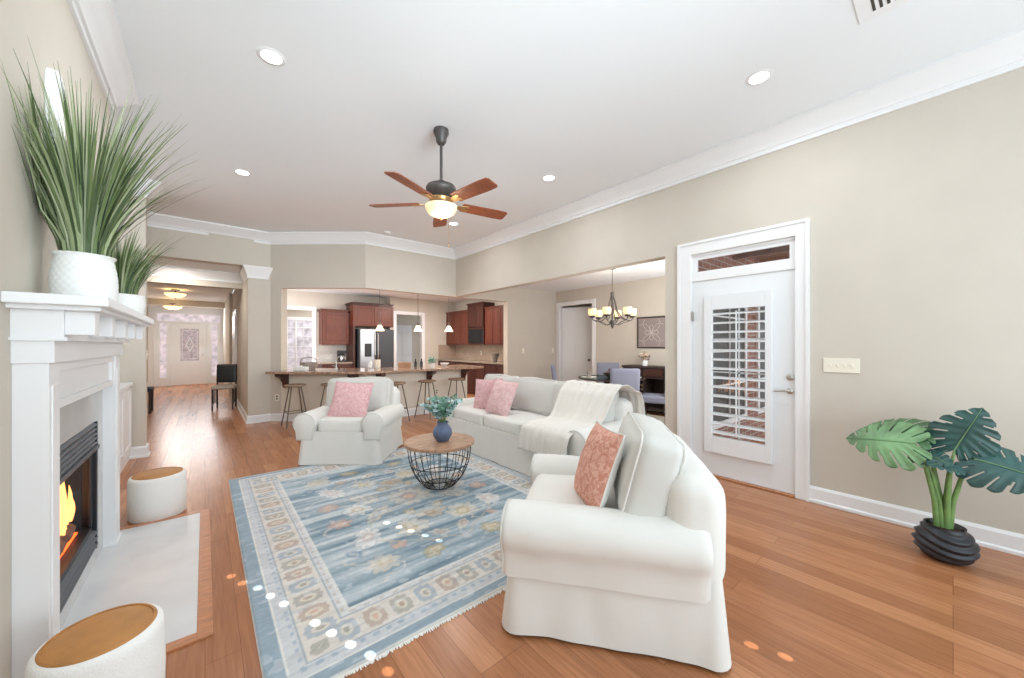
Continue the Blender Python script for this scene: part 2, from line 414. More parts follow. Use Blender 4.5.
# floor
struct(MB().box(-3.2, 8.2, YB, 18.5, -0.1, 0).build('floor', 'floor'), 'orange brown hardwood plank floor running toward the foyer', 'floor')
# ceiling
struct(MB().prism([(-1.5, YB), (4.2, YB), (4.2, 6.85), (2.3, 6.85), (0.98, 8.0), (-1.5, 8.0)], ZC, ZC + 0.1).build('ceiling', 'ceil'), 'tall flat white living room ceiling', 'ceiling')
cmb = MB().prism([(4.2, 2.0), (8.2, 2.0), (8.2, 6.72), (4.2, 6.72)], ZK, ZK + 0.08)
struct(cmb.build('ceiling_dining', 'ceil'))
cmb = MB().prism([(4.2, 6.82), (8.2, 6.82), (8.2, 14.6), (0.72, 14.6), (0.72, 8.2), (1.1, 7.98), (2.36, 6.88)], ZK, ZK + 0.08)
struct(cmb.build('ceiling_kitchen', 'ceil'))
struct(MB().box(-3.2, 0.56, 8.02, 18.5, ZK, ZK + 0.08).build('ceiling_foyer', 'ceil'))
# left (fireplace) wall with firebox hole
FB0, FB1, FBZ0, FBZ1 = 2.57, 3.43, 0.10, 0.885
wallbox('wall_left', [(-1.4, XL, YB, FB0, 0, ZC), (-1.4, XL, FB1, 4.10, 0, ZC), (-1.4, XL, FB0, FB1, FBZ1, ZC), (-1.4, -1.02, FB0, FB1, 0, FBZ1), (-1.02, XL, FB0, FB1, 0, FBZ0)])
wallbox('wall_alcove', [(-1.5, -1.4, 4.1, 6.3, 0, ZC)])
wallbox('wall_hall_left', [(-1.5, XL, 6.3, 6.45, 0, ZC), (-1.5, -1.42, 6.45, 13.5, 0, ZC)])
# hall header at Y=7.8
wallbox('wall_hall', [(-1.42, 0.57, 7.80, 8.0, 2.73, ZC)])
mb = MB().prism([(0.57, 7.8), P1, (1.045, 7.703), (1.16, 7.84), (0.75, 8.2), (0.57, 8.2)], 0, ZC)
struct(mb.build('wall_pillar', 'wall'))
wallbox('wall_hall_right', [(0.57, 0.72, 8.2, 12.4, 0, ZK)])
# angled header and half wall
d = Vector((P2[0] - P1[0], P2[1] - P1[1])).normalized(); nrm = Vector((-d.y, d.x))
A0 = Vector((1.045, 7.703)); th = 0.15
mb = MB().prism([(A0.x, A0.y), P2, (4.21, 6.71), (4.21, 6.86), (2.26, 6.86), (A0.x + 0.10, A0.y + 0.117)], HD, ZC)
struct(mb.build('wall_kitchen', 'wall'))
HW = 0.865
mb = MB().prism([(A0.x, A0.y), P2, (4.34, 6.71), (4.34, 6.86), (2.26, 6.86), (A0.x + 0.10, A0.y + 0.117)], 0, HW)
struct(mb.build('wall_peninsula', 'halfwall'))
# wall between kitchen and dining
wallbox('wall_dining_left', [(5.46, 8.2, 6.71, 6.86, 0, ZK), (4.21, 5.46, 6.71, 6.86, HD, ZK)])
# right wall with exterior door hole, dining opening
DY0, DY1 = 0.885, 1.835; DZ = 2.33
wallbox('wall_right', [(XR, XR + .15, YB, DY0, 0, ZC), (XR, XR + .15, DY1, 2.12, 0, ZC), (XR, XR + .15, DY0, DY1, DZ, ZC), (XR, XR + .15, 2.12, 6.71, HD, ZC)])
XD = 7.11
wallbox('wall_dining_back', [(XD, XD + .12, 2.0, 5.50, 0, ZK), (XD, XD + .12, 6.62, 6.71, 0, ZK), (XD, XD + .12, 5.50, 6.62, 2.40, ZK)])
struct(MB().box(XR + .15, XD + .12, 2.0, 2.12, 0, ZK).box(XR + .15, XD + .12, 1.93, 2.0, 0, 0.02).build('wall_dining_right', 'wall'))
wallbox('wall_passage', [(8.1, 8.2, 2.0, 6.71, 0, ZK)])
# kitchen outer walls
XK = 6.28; YK = 10.75
wallbox('wall_kitchen_right', [(XK, XK + .1, 6.86, YK + .2, 0, ZK)])
wallbox('wall_kitchen_back', [(2.22, 4.22, YK, YK + .12, 0, ZK), (0.72, 1.40, YK, YK + .12, 0, ZK), (1.40, 2.22, YK, YK + .12, 2.33, ZK), (5.17, XK, 10.42, 10.54, 0, ZK), (4.10, 4.22, 10.42, YK, 0, ZK), (4.22, 5.17, 10.42, 10.54, 2.33, ZK)])
wallbox('wall_breakfast', [(0.72, 7.0, 14.2, 14.3, 0, ZK), (3.4, 3.5, YK + .12, 14.2, 0, ZK)])
wallbox('wall_pantry', [(4.1, 6.4, 12.3, 12.4, 0, ZK)])
# foyer
YD = 16.8
wallbox('wall_foyer', [(-3.2, -1.30, YD, YD + .15, 0, ZK), (0.50, 1.5, YD, YD + .15, 0, ZK), (-1.30, 0.50, YD, YD + .15, 2.50, ZK), (0.50, 0.62, 12.4, YD, 0, ZK), (-1.7, -1.58, 13.5, YD, 0, ZK)])
struct(MB().box(-1.42, 0.57, 9.0, 9.2, 2.47, ZK).build('wall_hall_beam', 'wall'))
struct(MB().box(-1.58, 0.50, 15.3, 15.45, 2.57, ZK).build('wall_foyer_beam', 'wall'))

# crown moulding
def crown_prof(z0, z1, p):
    h = z1 - z0
    return [(0, z1), (p, z1), (p, z1 - .12 * h), (p * .86, z1 - .2 * h), (p * .72, z1 - .34 * h), (p * .50, z1 - .52 * h), (p * .30, z1 - .66 * h), (p * .24, z1 - .78 * h), (p * .13, z1 - .80 * h), (p * .13, z0), (0, z0)]
path = [(XL, YB), (XL, 4.10), (-1.4, 4.10), (-1.4, 6.3), (XL, 6.3), (XL, 6.45), (-1.4, 6.45), (-1.4, 7.8), P1, P2, (XR, 6.71), (XR, YB)]
mb = MB().sweep(crown_prof(ZCB, ZC, 0.145), path)
struct(mb.build('trim_1', 'trim', smooth=30), 'wide white crown moulding around the living room ceiling', 'crown moulding')
# hall beam crown and pilaster capital
mb = MB().sweep(crown_prof(2.575, ZK, 0.14), [(-1.4, 9.0), (0.57, 9.0)]); struct(mb.build('trim_3', 'trim', smooth=30))
mb = MB().sweep(crown_prof(2.52, 2.73, 0.10), [(0.57, 8.2), (0.57, 7.8), (0.87, 7.8), (0.99, 7.70)])
MBc = MB().sweep(crown_prof(2.52, 2.73, 0.07), [(0.57, 8.6), (0.57, 7.8), (0.86, 7.8), (0.88, 7.95)])
struct(MBc.build('trim_4', 'trim', smooth=30), 'white moulded capital at the top of the hall pillar', 'capital')
mb = MB().sweep(crown_prof(2.6, ZK, 0.12), [(-1.58, 15.5), (-1.58, YD), (0.5, YD)]); struct(mb.build('trim_5', 'trim', smooth=30))
# baseboards
def bprof(h=0.135, t=0.018): return [(0, 0), (t + .012, 0), (t + .012, .02), (t, .03), (t, h - .02), (t * .4, h), (0, h)]
def base(name, path, m='trim', h=0.135): return struct(MB().sweep(bprof(h), path).build(name, m))
base('baseboard_right', [(XR, 0.80), (XR, YB)])
base('baseboard_right_far', [(XR, 2.12), (XR, 1.96)])
base('baseboard_left', [(-1.4, 4.1), (-1.4, 6.3), (XL, 6.3), (XL, 6.45), (-1.4, 6.45)])
base('baseboard_hall', [(0.57, 12.4), (0.57, 7.8), P1, P2, (4.34, 6.71), (4.34, 6.86)])
base('baseboard_dining', [(5.46, 6.71), (XD, 6.71)]); base('baseboard_dining_back', [(XD, 5.40), (XD, 2.12)])
base('baseboard_foyer', [(-1.58, 13.6), (-1.58, YD), (-1.32, YD)])

# ------------------------------------------------------------------ exterior door with plantation shutter
dr = struct(bpy.data.objects.new('door_1', None), 'white exterior door with louvered shutter and transom above', 'door'); COL.objects.link(dr)
mb = MB()
CX = XR - 0.028
for (y0, y1, z0, z1) in ((0.81, 0.90, 0, 2.45), (1.82, 1.95, 0, 2.45), (0.90, 1.82, 2.335, 2.45)):
    mb.box(CX, XR + .001, y0, y1, z0, z1)
for (y0, y1, z0, z1) in ((0.80, 0.825, 0, 2.44), (1.93, 1.96, 0, 2.44), (0.80, 1.96, 2.44, 2.466)):
    mb.box(CX - .012, XR + .001, y0, y1, z0, z1)
mb.build('door_casing', 'trim', dr)
mb = MB().box(XR, XR + .15, 0.885, 0.906, 0, 2.33).box(XR, XR + .15, 1.815, 1.836, 0, 2.33).box(XR, XR + .15, 0.906, 1.815, 2.31, 2.33).box(XR, XR + .15, 0.906, 1.815, 2.045, 2.12)
mb.box(XR + .01, XR + .04, 0.906, 0.95, 2.12, 2.31).box(XR + .01, XR + .04, 1.77, 1.815, 2.12, 2.31).box(XR + .01, XR + .04, 0.95, 1.77, 2.275, 2.31).box(XR + .01, XR + .04, .95, 1.77, 2.12, 2.145)
mb.build('door_jamb', 'trim', dr)
MB().box(XR + .02, XR + .026, 0.95, 1.77, 2.145, 2.275).build('transom_pane', 'pane', dr)
MB().box(XR - .03, XR + .1, 0.90, 1.82, 0, 0.012).build('threshold', 'woodborder', dr, bevel=.004)
# slab with a glazed opening
sx0, sx1 = XR + .012, XR + .052
g0, g1, gz0, gz1 = 1.11, 1.64, .40, 1.76
mb = MB()
for (y0, y1, z0, z1) in ((.908, g0, .014, 2.043), (g1, 1.813, .014, 2.043), (g0, g1, .014, gz0), (g0, g1, gz1, 2.043)): mb.box(sx0, sx1, y0, y1, z0, z1)
mb.build('door_slab', 'door', dr)
MB().box(XR + .03, XR + .035, g0, g1, gz0, gz1).build('door_pane', 'pane', dr)
shx0, shx1 = XR - .035, XR + .012
mb = MB()
for (y0, y1, z0, z1) in ((1.075, 1.13, .25, 1.875), (1.605, 1.675, .25, 1.875), (1.13, 1.605, .25, .42), (1.13, 1.605, 1.725, 1.875), ): mb.box(shx0, shx1, y0, y1, z0, z1)
sh = mb.build('shutter_frame', 'door', dr, bevel=.004)
plabel(sh, 'white shutter frame fixed over the door glass')
nl = 14
for k in range(nl):
    zc = 0.465 + (1.68 - .465) * k / (nl - 1)
    m4 = T(XR - .01, 1.3675, zc) @ RY(-15)
    MB().box(-.034, .034, -.236, .236, -.0045, .0045, m4).build('louver', 'door', sh, bevel=.003)
MB().box(XR - .05, XR - .043, 1.362, 1.373, .45, 1.70).build('tilt_rod', 'door', sh)
# muntins of the door glass
mb = MB()
mb.box(XR + .036, XR + .045, 1.365, 1.378, gz0, gz1)
for z in (0.74, 1.08, 1.42): mb.box(XR + .036, XR + .045, g0, g1, z - .007, z + .007)
mb.build('muntin', 'door', dr)
hd = MB().lathe([(0, 0), (.028, 0), (.028, .012), (.012, .02), (.012, .045), (0, .05)], 20).xform(T(sx0, .945, .945) @ RY(-90)).build('door_lever', 'chrome', dr, smooth=40)
MB().tube([(sx0 - .045, .945, .945), (sx0 - .05, .98, .947), (sx0 - .05, 1.03, .94), (sx0 - .048, 1.06, .935)], [.009, .009, .008, .006], 8).build('lever_arm', 'chrome', hd, smooth=50)
MB().lathe([(0, 0), (.03, 0), (.03, .014), (.016, .02), (.016, .03), (0, .032)], 20).xform(T(sx0, .945, 1.07) @ RY(-90)).build('deadbolt', 'chrome', dr, smooth=40)
MB().box(XR - .02, sx0, 1.80, 1.81, 1.62, 1.72).build('hinge', 'chrome', dr)

# four-gang switch plate
sw = thing('switch_plate', 'wide almond four switch plate right of the exterior door', 'light switch', (XR - .002, .595, 1.19), R(-90))
MB().box(-.115, .115, -.008, 0, -.06, .06).build('plate', 'plate', sw, bevel=.003)
for k in range(4):
    MB().box(-.083 + k * .046 + .008, -.083 + k * .046 + .020, -.018, -.008, -.012, .012).build('toggle', 'plate', sw, bevel=.002)
def small_plate(loc, rz, label, name='light_switch', cat='light switch', two=False):
    t = thing(name, label, cat, loc, rz)
    MB().box(-.036, .036, -.006, 0, -.058, .058).build('plate', 'plate', t, bevel=.002)
    if name == 'light_switch': MB().box(-.008, .008, -.014, -.006, -.014, .014).build('toggle', 'plate', t)
    else:
        for z in (-.022, .022): MB().box(-.015, .015, -.0075, -.006, z - .014, z + .014).build('socket', 'slot', t)
    return t

# ------------------------------------------------------------------ outside the door
ex = struct(MB().box(XR + .15, 12, 1.85, 1.93, 0, 3.2).build('wall_porch', 'exterior_brick'))
struct(MB().box(XR + .15, 12, -4, 1.85, -.12, -.02).build('floor_porch', 'deck'))
mb = MB()
for k in range(24): mb.box(XR + .15 + k * .14, XR + .28 + k * .14, -4, 1.85, 2.62, 2.66)
for k in range(4): mb.box(XR + .15 + k * 1.1, XR + .27 + k * 1.1, -4, 1.85, 2.48, 2.62)
struct(mb.build('ceiling_porch', 'porchwood'))
for i, xw in enumerate((4.55, 6.2)):
    w = struct(bpy.data.objects.new('window_%d' % (i + 1), None)); COL.objects.link(w); w.location = (xw, 1.85, 0)
    mb = MB().box(0, 1.2, -.03, 0, 0.35, .42).box(0, 1.2, -.03, 0, 2.13, 2.2).box(0, .07, -.03, 0, .42, 2.13).box(1.13, 1.2, -.03, 0, .42, 2.13)
    mb.box(.59, .61, -.025, 0, .42, 2.13)
    for z in (.85, 1.27, 1.70): mb.box(.07, 1.13, -.025, 0, z, z + .02)
    mb.build('window_frame', 'door', w)
    MB().box(.07, 1.13, -.012, -.004, .42, 2.13).build('window_pane', 'slot', w)
def leafball(name, c, r, n, seed, leaf=.12):
    rnd = random.Random(seed); mb = MB()
    for _ in range(n):
        dv = Vector((rnd.gauss(0, 1), rnd.gauss(0, 1), rnd.gauss(0, 1))).normalized() * (r * rnd.random() ** .4)
        p = Vector(c) + Vector((dv.x, dv.y, dv.z * .9)); a = Vector((rnd.gauss(0, 1), rnd.gauss(0, 1), rnd.gauss(0, 1))).normalized(); b = a.orthogonal().normalized()
        l = leaf * rnd.uniform(.6, 1.2)
        mb.add([p, p + a * l * .5 + b * l * .3, p + a * l, p + a * l * .5 - b * l * .3], [(0, 1, 2, 3)])
    return mb
tr = thing('garden_tree', 'green leafy tree seen through the upper shutter louvers', 'tree', (7.5, -0.2, -.02))
MB().tube([(0, 0, 0), (0.05, 0, 1.0), (0, .05, 2.0)], [.1, .08, .05]).build('trunk', 'log', tr, smooth=60)
leafball('crown', (0, 0, 2.4), 1.1, 1500, 5).build('crown', 'treeleaf', tr)

# ------------------------------------------------------------------ ceiling fixtures
dl0 = thing('recessed_downlight', 'recessed ceiling light above the grass plants, nearest the left wall', 'ceiling light', (.35, 3.0, ZC), group='recessed living room ceiling lights')
MB().lathe([(.062, -.004), (.082, -.004), (.088, 0), (.062, 0)], 32).build('trim_ring', 'trim', dl0, smooth=40)
MB().lathe([(0, -.003), (.062, -.003), (.062, 0), (0, 0)], 32).build('lens', 'downlight', dl0)
for (x, y, lab) in ((3.15, .92, 'recessed ceiling light highest above the exterior door'), (.33, 5.22, 'recessed ceiling light in the far left of the ceiling, before the hall'), (3.13, 3.07, 'recessed ceiling light just right of the ceiling fan'), (3.11, 5.22, 'recessed ceiling light behind the ceiling fan blades')):
    dup(dl0, (x, y, ZC), 0, lab)
for (x, y) in ((.35, 3.0), (3.15, .92), (.33, 5.22), (3.13, 3.07), (3.11, 5.22)):
    area((x, y, ZC - .012), (0, 0, 0), .12, .12, 8, (.90, .96, 1), 'DISK')
kd = [(3.2, 8.6, 'small recessed light in the kitchen ceiling before the fridge cabinet'), (4.35, 8.9, 'small recessed light in the kitchen ceiling before the pantry doorway'), (4.9, 8.1, 'small recessed light in the kitchen ceiling before the wall cabinets')]
for (x, y, lab) in kd:
    k = dup(dl0, (x, y, ZK), 0, lab); k['group'] = 'kitchen recessed lights'
    area((x, y, ZK - .012), (0, 0, 0), .12, .12, 22, (1, .94, .88), 'DISK')
area((-0.4, 8.5, ZK - .012), (0, 0, 0), .12, .12, 12, (1, .93, .85), 'DISK')

vent = thing('ceiling_vent', 'white ceiling air vent at the top edge of the view', 'vent', (2.90, .18, ZC))
MB().box(-.20, .20, -.19, .19, -.008, 0).build('vent_frame', 'trim', vent, bevel=.003)
for k in range(9): MB().box(-.13, .13, -.13 + k * .03, -.117 + k * .03, -.010, -.006).build('vent_slat', 'slot', vent)
sm = MB().lathe([(0, -.03), (.04, -.03), (.055, -.02), (.06, 0), (0, 0)], 24, (2.45, 6.35, ZC)).build('smoke_detector', 'trim', smooth=40)
tag(sm, 'small round white detector on the ceiling before the angled wall', 'smoke detector')

# ceiling fan
fan = thing('ceiling_fan', 'bronze ceiling fan with five brown wooden blades and glass bowl light', 'ceiling fan', (1.67, 3.02, 0))
MB().lathe([(0, ZC), (.068, ZC), (.07, ZC - .03), (.05, ZC - .075), (.046, ZC - .11), (.03, ZC - .135), (.018, ZC - .14), (0, ZC - .14)], 28).build('canopy', 'bronze', fan, smooth=50)
MB().tube([(0, 0, ZC - .13), (0, 0, 2.86)], .0135, 12).build('downrod', 'bronze', fan, smooth=60)
MB().lathe([(0, 2.87), (.03, 2.87), (.035, 2.84), (.09, 2.835), (.125, 2.82), (.138, 2.80), (.138, 2.785), (.12, 2.75), (.085, 2.73), (.06, 2.70), (.06, 2.675), (.1, 2.655), (.1, 2.632), (0, 2.632)], 36).build('motor_housing', 'bronze', fan, smooth=40)
MB().lathe([(0, 2.70), (.108, 2.70), (.108, 2.69), (.095, 2.665), (0, 2.665)], 30).build('brass_band', 'brass', fan, smooth=40)
bw = MB().lathe([(.140, 2.640), (.146, 2.634), (.142, 2.612), (.120, 2.574), (.08, 2.55), (.03, 2.534), (0, 2.532)], 36).build('glass_bowl', 'amber', fan, smooth=60)
bw.data.materials[0] = mat('fan_bowl_glass', (250, 228, 190), .4, emit=(255, 206, 150), estr=.34)
MB().lathe([(0, 2.512), (.008, 2.514), (.013, 2.524), (.008, 2.534), (0, 2.536)], 12).build('finial', 'brass', fan, smooth=60)
for k in range(5):
    a = -153.6 + 72 * k
    m4 = RZ(a)
    prof = [(.20, -.062), (.24, -.066), (.56, -.075), (.655, -.070), (.672, -.05), (.672, .05), (.655, .070), (.56, .075), (.24, .066), (.20, .062)]
    mb = MB().prism(prof, -.004, .004).xform(m4 @ T(0, 0, 2.664) @ RX(-12))
    mb.build('blade', 'blade', fan, bevel=.002)
    mb = MB().prism([(.09, -.016), (.14, -.012), (.19, -.035), (.26, -.045), (.27, -.012), (.23, 0), (.27, .012), (.26, .045), (.19, .035), (.14, .012), (.09, .016)], -.004, .003).xform(m4 @ T(0, 0, 2.656) @ RX(-12))
    mb.build('blade_bracket', 'brass', fan, bevel=.002)
MB().tube([(.05, -.05, 2.66), (.05, -.05, 2.28)], .0012, 5).lathe([(0, 0), (.006, .004), (.007, .018), (0, .026)], 8, (.05, -.05, 2.255)).build('pull_chain', 'brass', fan)
l = bpy.data.lights.new('fan_light', 'POINT'); l.energy = 4; l.color = (1, .85, .65); l.shadow_soft_size = .1
lo = bpy.data.objects.new('fan_light', l); COL.objects.link(lo); lo.location = (1.67, 3.02, 2.44)

# ------------------------------------------------------------------ fireplace
fp = thing('fireplace', 'white fireplace surround with mantel shelf, marble facing and gas firebox', 'fireplace', (XL, 3.03, 0))
def fpb(mb, name, m, **k):
    return mb.xform(T(-XL, -3.03, 0)).build(name, m, fp, **k)
LX = -.465; Y0, Y1 = 2.25, 3.80
fpb(MB().box(XL, -.295, 2.15, 3.86, 1.512, 1.552), 'mantel_shelf', 'trim', bevel=.005)
fpb(MB().box(XL, -.32, 2.19, 3.84, 1.495, 1.514), 'shelf_moulding', 'trim', bevel=.003)
fpb(MB().box(XL, -.425, 2.235, 3.815, 1.385, 1.497), 'cornice', 'trim', bevel=.002)
for k in range(5):
    y = 2.245 + k * .368
    fpb(MB().prism([(-.425, y), (-.345, y), (-.345, y + .085), (-.425, y + .085)], 1.40, 1.495), 'corbel', 'trim', bevel=.003)
fpb(MB().box(XL, -.415, 2.225, 3.83, 1.377, 1.39), 'cornice_bead', 'trim')
fpb(MB().box(XL, -.45, 2.24, 3.83, 1.29, 1.38), 'frieze', 'trim', bevel=.002)
for y0, y1 in ((Y0, Y0 + .14), (Y1 - .16, Y1)):
    lg = fpb(MB().box(XL, LX, y0, y1, 0.0, 1.29), 'pilaster', 'trim', bevel=.002)
    fpb(MB().box(XL, LX - .012 + .02, y0 - .012, y1 + .012, 0, .02), 'pilaster_foot', 'trim')
    fpb(MB().box(XL, LX + .004, y0 + .03, y1 - .03, .2, 1.2), 'pilaster_panel', 'trim', bevel=.002)
ya, yb = Y0 + .14, Y1 - .16
mb = MB()
for (a, b, c, e) in ((ya, yb, 1.25, 1.29), (ya, yb, 1.09, 1.125), (ya, ya + .05, 1.125, 1.25), (yb - .05, yb, 1.125, 1.25)): mb.box(XL, -.475, a, b, c, e)
mb.box(XL, -.49, ya + .05, yb - .05, 1.125, 1.25)
fpb(mb, 'header_panel', 'trim', bevel=.002)
mb = MB()
for (a, b, c, e) in ((ya, FB0, 0.0, 1.09), (FB1, yb, 0.0, 1.09), (FB0, FB1, FBZ1, 1.09), (FB0, FB1, 0, FBZ0)): mb.box(XL, -.525, a, b, c, e)
fpb(mb, 'marble_facing', 'marble')
fx = -.535
for (a, b, c, e) in ((FB0, FB0 + .03, FBZ0, FBZ1), (FB1 - .03, FB1, FBZ0, FBZ1)): fpb(MB().box(XL - .02, -.515, a, b, c, e), 'firebox_frame', 'firemetal')
for k in range(5):
    z = FBZ1 - .006 - k * .028
    o = fpb(MB().box(-.012, .012, FB0 + .01, FB1 - .01, -.011, .011, T(-.527, 0, z - .012) @ RY(30)), 'louver', 'firegrey', bevel=.002)
fpb(MB().box(XL - .02, -.505, FB0 + .01, FB1 - .01, FBZ1 - .165, FBZ1 - .142), 'hood_bar', 'firegrey', bevel=.003)
for k in range(3):
    z = FBZ0 + .015 + k * .04
    fpb(MB().box(-.016, .016, FB0 + .01, FB1 - .01, -.015, .015, T(-.53, 0, z + .005) @ RY(25)), 'lower_grille', 'firegrey', bevel=.002)
fpb(MB().box(XL - .02, -.53, FB0, FB1, FBZ0 + .12, FBZ0 + .15), 'sill_bar', 'firemetal')
# firebox interior (splayed)
zb = FBZ0 + .13; zt = FBZ1 - .14
mb = MB()
mb.add([(-.56, FB0 + .01, zb), (-.56, FB0 + .01, zt), (-1.0, FB0 + .14, zt), (-1.0, FB0 + .14, zb)], [(0, 1, 2, 3)])
mb.add([(-.56, FB1 - .01, zb), (-.56, FB1 - .01, zt), (-1.0, FB1 - .14, zt), (-1.0, FB1 - .14, zb)], [(0, 1, 2, 3)])
mb.add([(-1.0, FB0 + .14, zb), (-1.0, FB0 + .14, zt), (-1.0, FB1 - .14, zt), (-1.0, FB1 - .14, zb)], [(0, 1, 2, 3)])
mb.add([(-.56, FB0, zb), (-.56, FB1, zb), (-1.0, FB1 - .14, zb), (-1.0, FB0 + .14, zb)], [(0, 1, 2, 3)])
mb.add([(-.56, FB0, zt), (-.56, FB1, zt), (-1.0, FB1 - .14, zt), (-1.0, FB0 + .14, zt)], [(0, 1, 2, 3)])
fpb(mb, 'firebox_lining', 'firebrick')
fpb(MB().box(-.548, -.545, FB0 + .03, FB1 - .03, zb, zt), 'fireplace_glass', 'fireglass')
fpb(MB().box(-.545, -.530, FB1 - .075, FB1 - .03, zb, zt), 'door_rail', 'firemetal', bevel=.004)
for (ax, ay, az, bx_, by_, bz, r) in ((-.60, 2.72, zb + .05, -.61, 3.30, zb + .06, .034), (-.70, 2.75, zb + .05, -.74, 3.28, zb + .06, .042), (-.82, 2.76, zb + .06, -.80, 3.25, zb + .07, .04), (-.70, 2.85, zb + .12, -.84, 3.15, zb + .17, .032), (-.84, 2.9, zb + .13, -.7, 3.22, zb + .16, .028)):
    pts = [Vector((ax, ay, az)).lerp(Vector((bx_, by_, bz)), i / 6) + Vector((0, 0, .008 * math.sin(i * 2.1))) for i in range(7)]
    fpb(MB().tube(pts, [r * .9, r, r * .93, r * 1.03, r * .95, r, r * .85], 10), 'fire_log', 'log', smooth=50)
fpb(MB().grid([[(-.57 - .055 * i, 2.8 + .06 * j, zb + .035 + .012 * ((i * 7 + j * 3) % 3)) for j in range(9)] for i in range(6)]), 'ember_bed', 'ember')
rnd = random.Random(4)
for k in range(13):
    y = 2.84 + k * .040 + rnd.uniform(-.01, .01); x = -.612 + rnd.uniform(-.02, .02); h = .18 + .26 * math.sin(math.pi * min(1, (k + 2) / 14)) * rnd.uniform(.7, 1.15)
    n = 9; pts = []; rr = []
    for i in range(n):
        t = i / (n - 1); pts.append((x + .008 * math.sin(t * 4 + k), y + .012 * math.sin(t * 4 + k * 1.7), zb + .09 + h * t)); rr.append(max(.001, .013 * (math.sin(math.pi * min(1, t * .75 + .25)) ** .8)))
    fpb(MB().tube(pts, rr, 8), 'flame', 'flame', smooth=80)
l = bpy.data.lights.new('fire_glow', 'POINT'); l.energy = 1.3; l.color = (1, .5, .2); l.shadow_soft_size = .08
lo = bpy.data.objects.new('fire_glow', l); COL.objects.link(lo); lo.location = (-.72, 3.0, zb + .35)
# hearth
hearth = thing('hearth', 'pale flush marble hearth slab with wooden border before the fireplace', 'hearth', (-.27, 3.08, 0))
MB().box(-.285 - .0, .24, -.80, .81, -.02, .008).xform(T(0, 0, 0)).build('hearth_slab', 'hearth', hearth, bevel=.002)
mb = MB().box(.24, .30, -.86, .87, -.02, .009).box(-.20, .24, -.86, -.80, -.02, .009).box(-.20, .24, .81, .87, -.02, .009)
mb.build('hearth_border', 'woodborder', hearth, bevel=.002)
# alcove cabinet
cb = thing('base_cabinet', 'low white panelled cabinet in the alcove beyond the fireplace', 'cabinet', (-1.03, 5.2, 0))
MB().box(-.36, .34, -1.08, 1.08, 0.0, .88).build('carcass', 'trim', cb)
MB().box(-.36, .37, -1.09, 1.09, .88, .915).build('cabinet_top', 'trim', cb, bevel=.004)
for k in range(4):
    y0 = -1.06 + k * .53
    mb = MB().box(.34, .36, y0 + .01, y0 + .07, .12, .85).box(.34, .36, y0 + .46, y0 + .52, .12, .85).box(.34, .36, y0 + .07, y0 + .46, .12, .19).box(.34, .36, y0 + .07, y0 + .46, .78, .85).box(.34, .35, y0 + .07, y0 + .46, .19, .78)
    mb.build('cabinet_door', 'trim', cb, bevel=.003)
# wall panel above mantel
wp = []
poly = [(-.085, 0), (.085, 0), (.085, .62)] + [(.085 * math.cos(R(a)), .62 + .06 * math.sin(R(a))) for a in range(15, 166, 15)] + [(-.085, .62)]
mb = MB().prism(poly, 0, .03).xform(T(XL + .0, 2.70, 1.96) @ RZ(90) @ RX(90))
tag(mb.build('wall_plaque', 'trim', bevel=.004), 'tall white plaque with rounded top on the wall behind the big grass plant', 'wall decor')

# ------------------------------------------------------------------ grass plants on the mantel
def grass_mat(name, a, b):
    m = bpy.data.materials.new(name); m.use_nodes = True; nt = m.node_tree; bs = nt.nodes['Principled BSDF']
    g = nt.nodes.new('ShaderNodeNewGeometry'); r = nt.nodes.new('ShaderNodeValToRGB')
    e = r.color_ramp.elements; e[0].color = lin(a); e[1].color = lin(b)
    k = e.new(.5); k.color = lin(tuple((p + q) / 2 + d_ for p, q, d_ in zip(a, b, (6, 8, -12))))
    k = e.new(.86); k.color = lin((176, 184, 150))
    nt.links.new(g.outputs['Random Per Island'], r.inputs[0]); nt.links.new(r.outputs[0], bs.inputs['Base Color']); bs.inputs['Roughness'].default_value = .6
    return m
M['grass'] = grass_mat('ornamental_grass_blades', (58, 78, 54), (146, 162, 120))
def grass(n, h, spread, r0, seed, w=.006, lean=(0, 0), xmin=-9):
    rnd = random.Random(seed); mb = MB()
    for i in range(n):
        a = rnd.uniform(0, 2 * math.pi); q = rnd.random() ** .6
        x0, y0 = r0 * q * math.cos(a), r0 * q * math.sin(a)
        hh = h * rnd.uniform(.55, 1.0); out = spread * q * rnd.uniform(.5, 1.15); bend = rnd.uniform(0, .35)
        ww = w * rnd.uniform(.6, 1.2); ta = a + rnd.uniform(-.5, .5); side = Vector((-math.sin(ta), math.cos(ta), 0)); m_ = 7; L = []; Rr = []
        for k in range(m_ + 1):
            t = k / m_; o = out * (t ** 1.6) ; z = hh * (t - bend * t ** 3 * .5)
            px = x0 + math.cos(a) * o + lean[0] * t * t; py = y0 + math.sin(a) * o + lean[1] * t * t
            px = max(px, xmin + .004 * (i % 7))
            p = Vector((px, py, z))
            wk = ww * (1 - t ** 2.2) + .0004
            L.append(p - side * wk); Rr.append(p + side * wk)
        vs = []
        for p, q_ in zip(L, Rr): vs += [p, q_]
        mb.add(vs, [(2 * k, 2 * k + 1, 2 * k + 3, 2 * k + 2) for k in range(m_)])
    return mb
ZM = 1.5525
def hobnail(a, z): return 1 + .018 * math.sin(a * 22 + (1 if int(z * 60) % 2 else 0) * math.pi) * 1
pl = thing('grass_plant', 'large tall grass plant in a white hobnail pot on the mantel', 'potted plant', (-.42, 2.53, ZM))
prof = [(0, 0), (.105, 0), (.115, .01)] + [(.115 + .022 * math.sin(math.pi * min(1, (z + .05) / .26)), z) for z in [i * .0083 for i in range(2, 25)]] + [(.128, .205), (.13, .212), (.122, .214), (.118, .19), (0, .19)]
prof = [(r * .76, z) for r, z in prof]
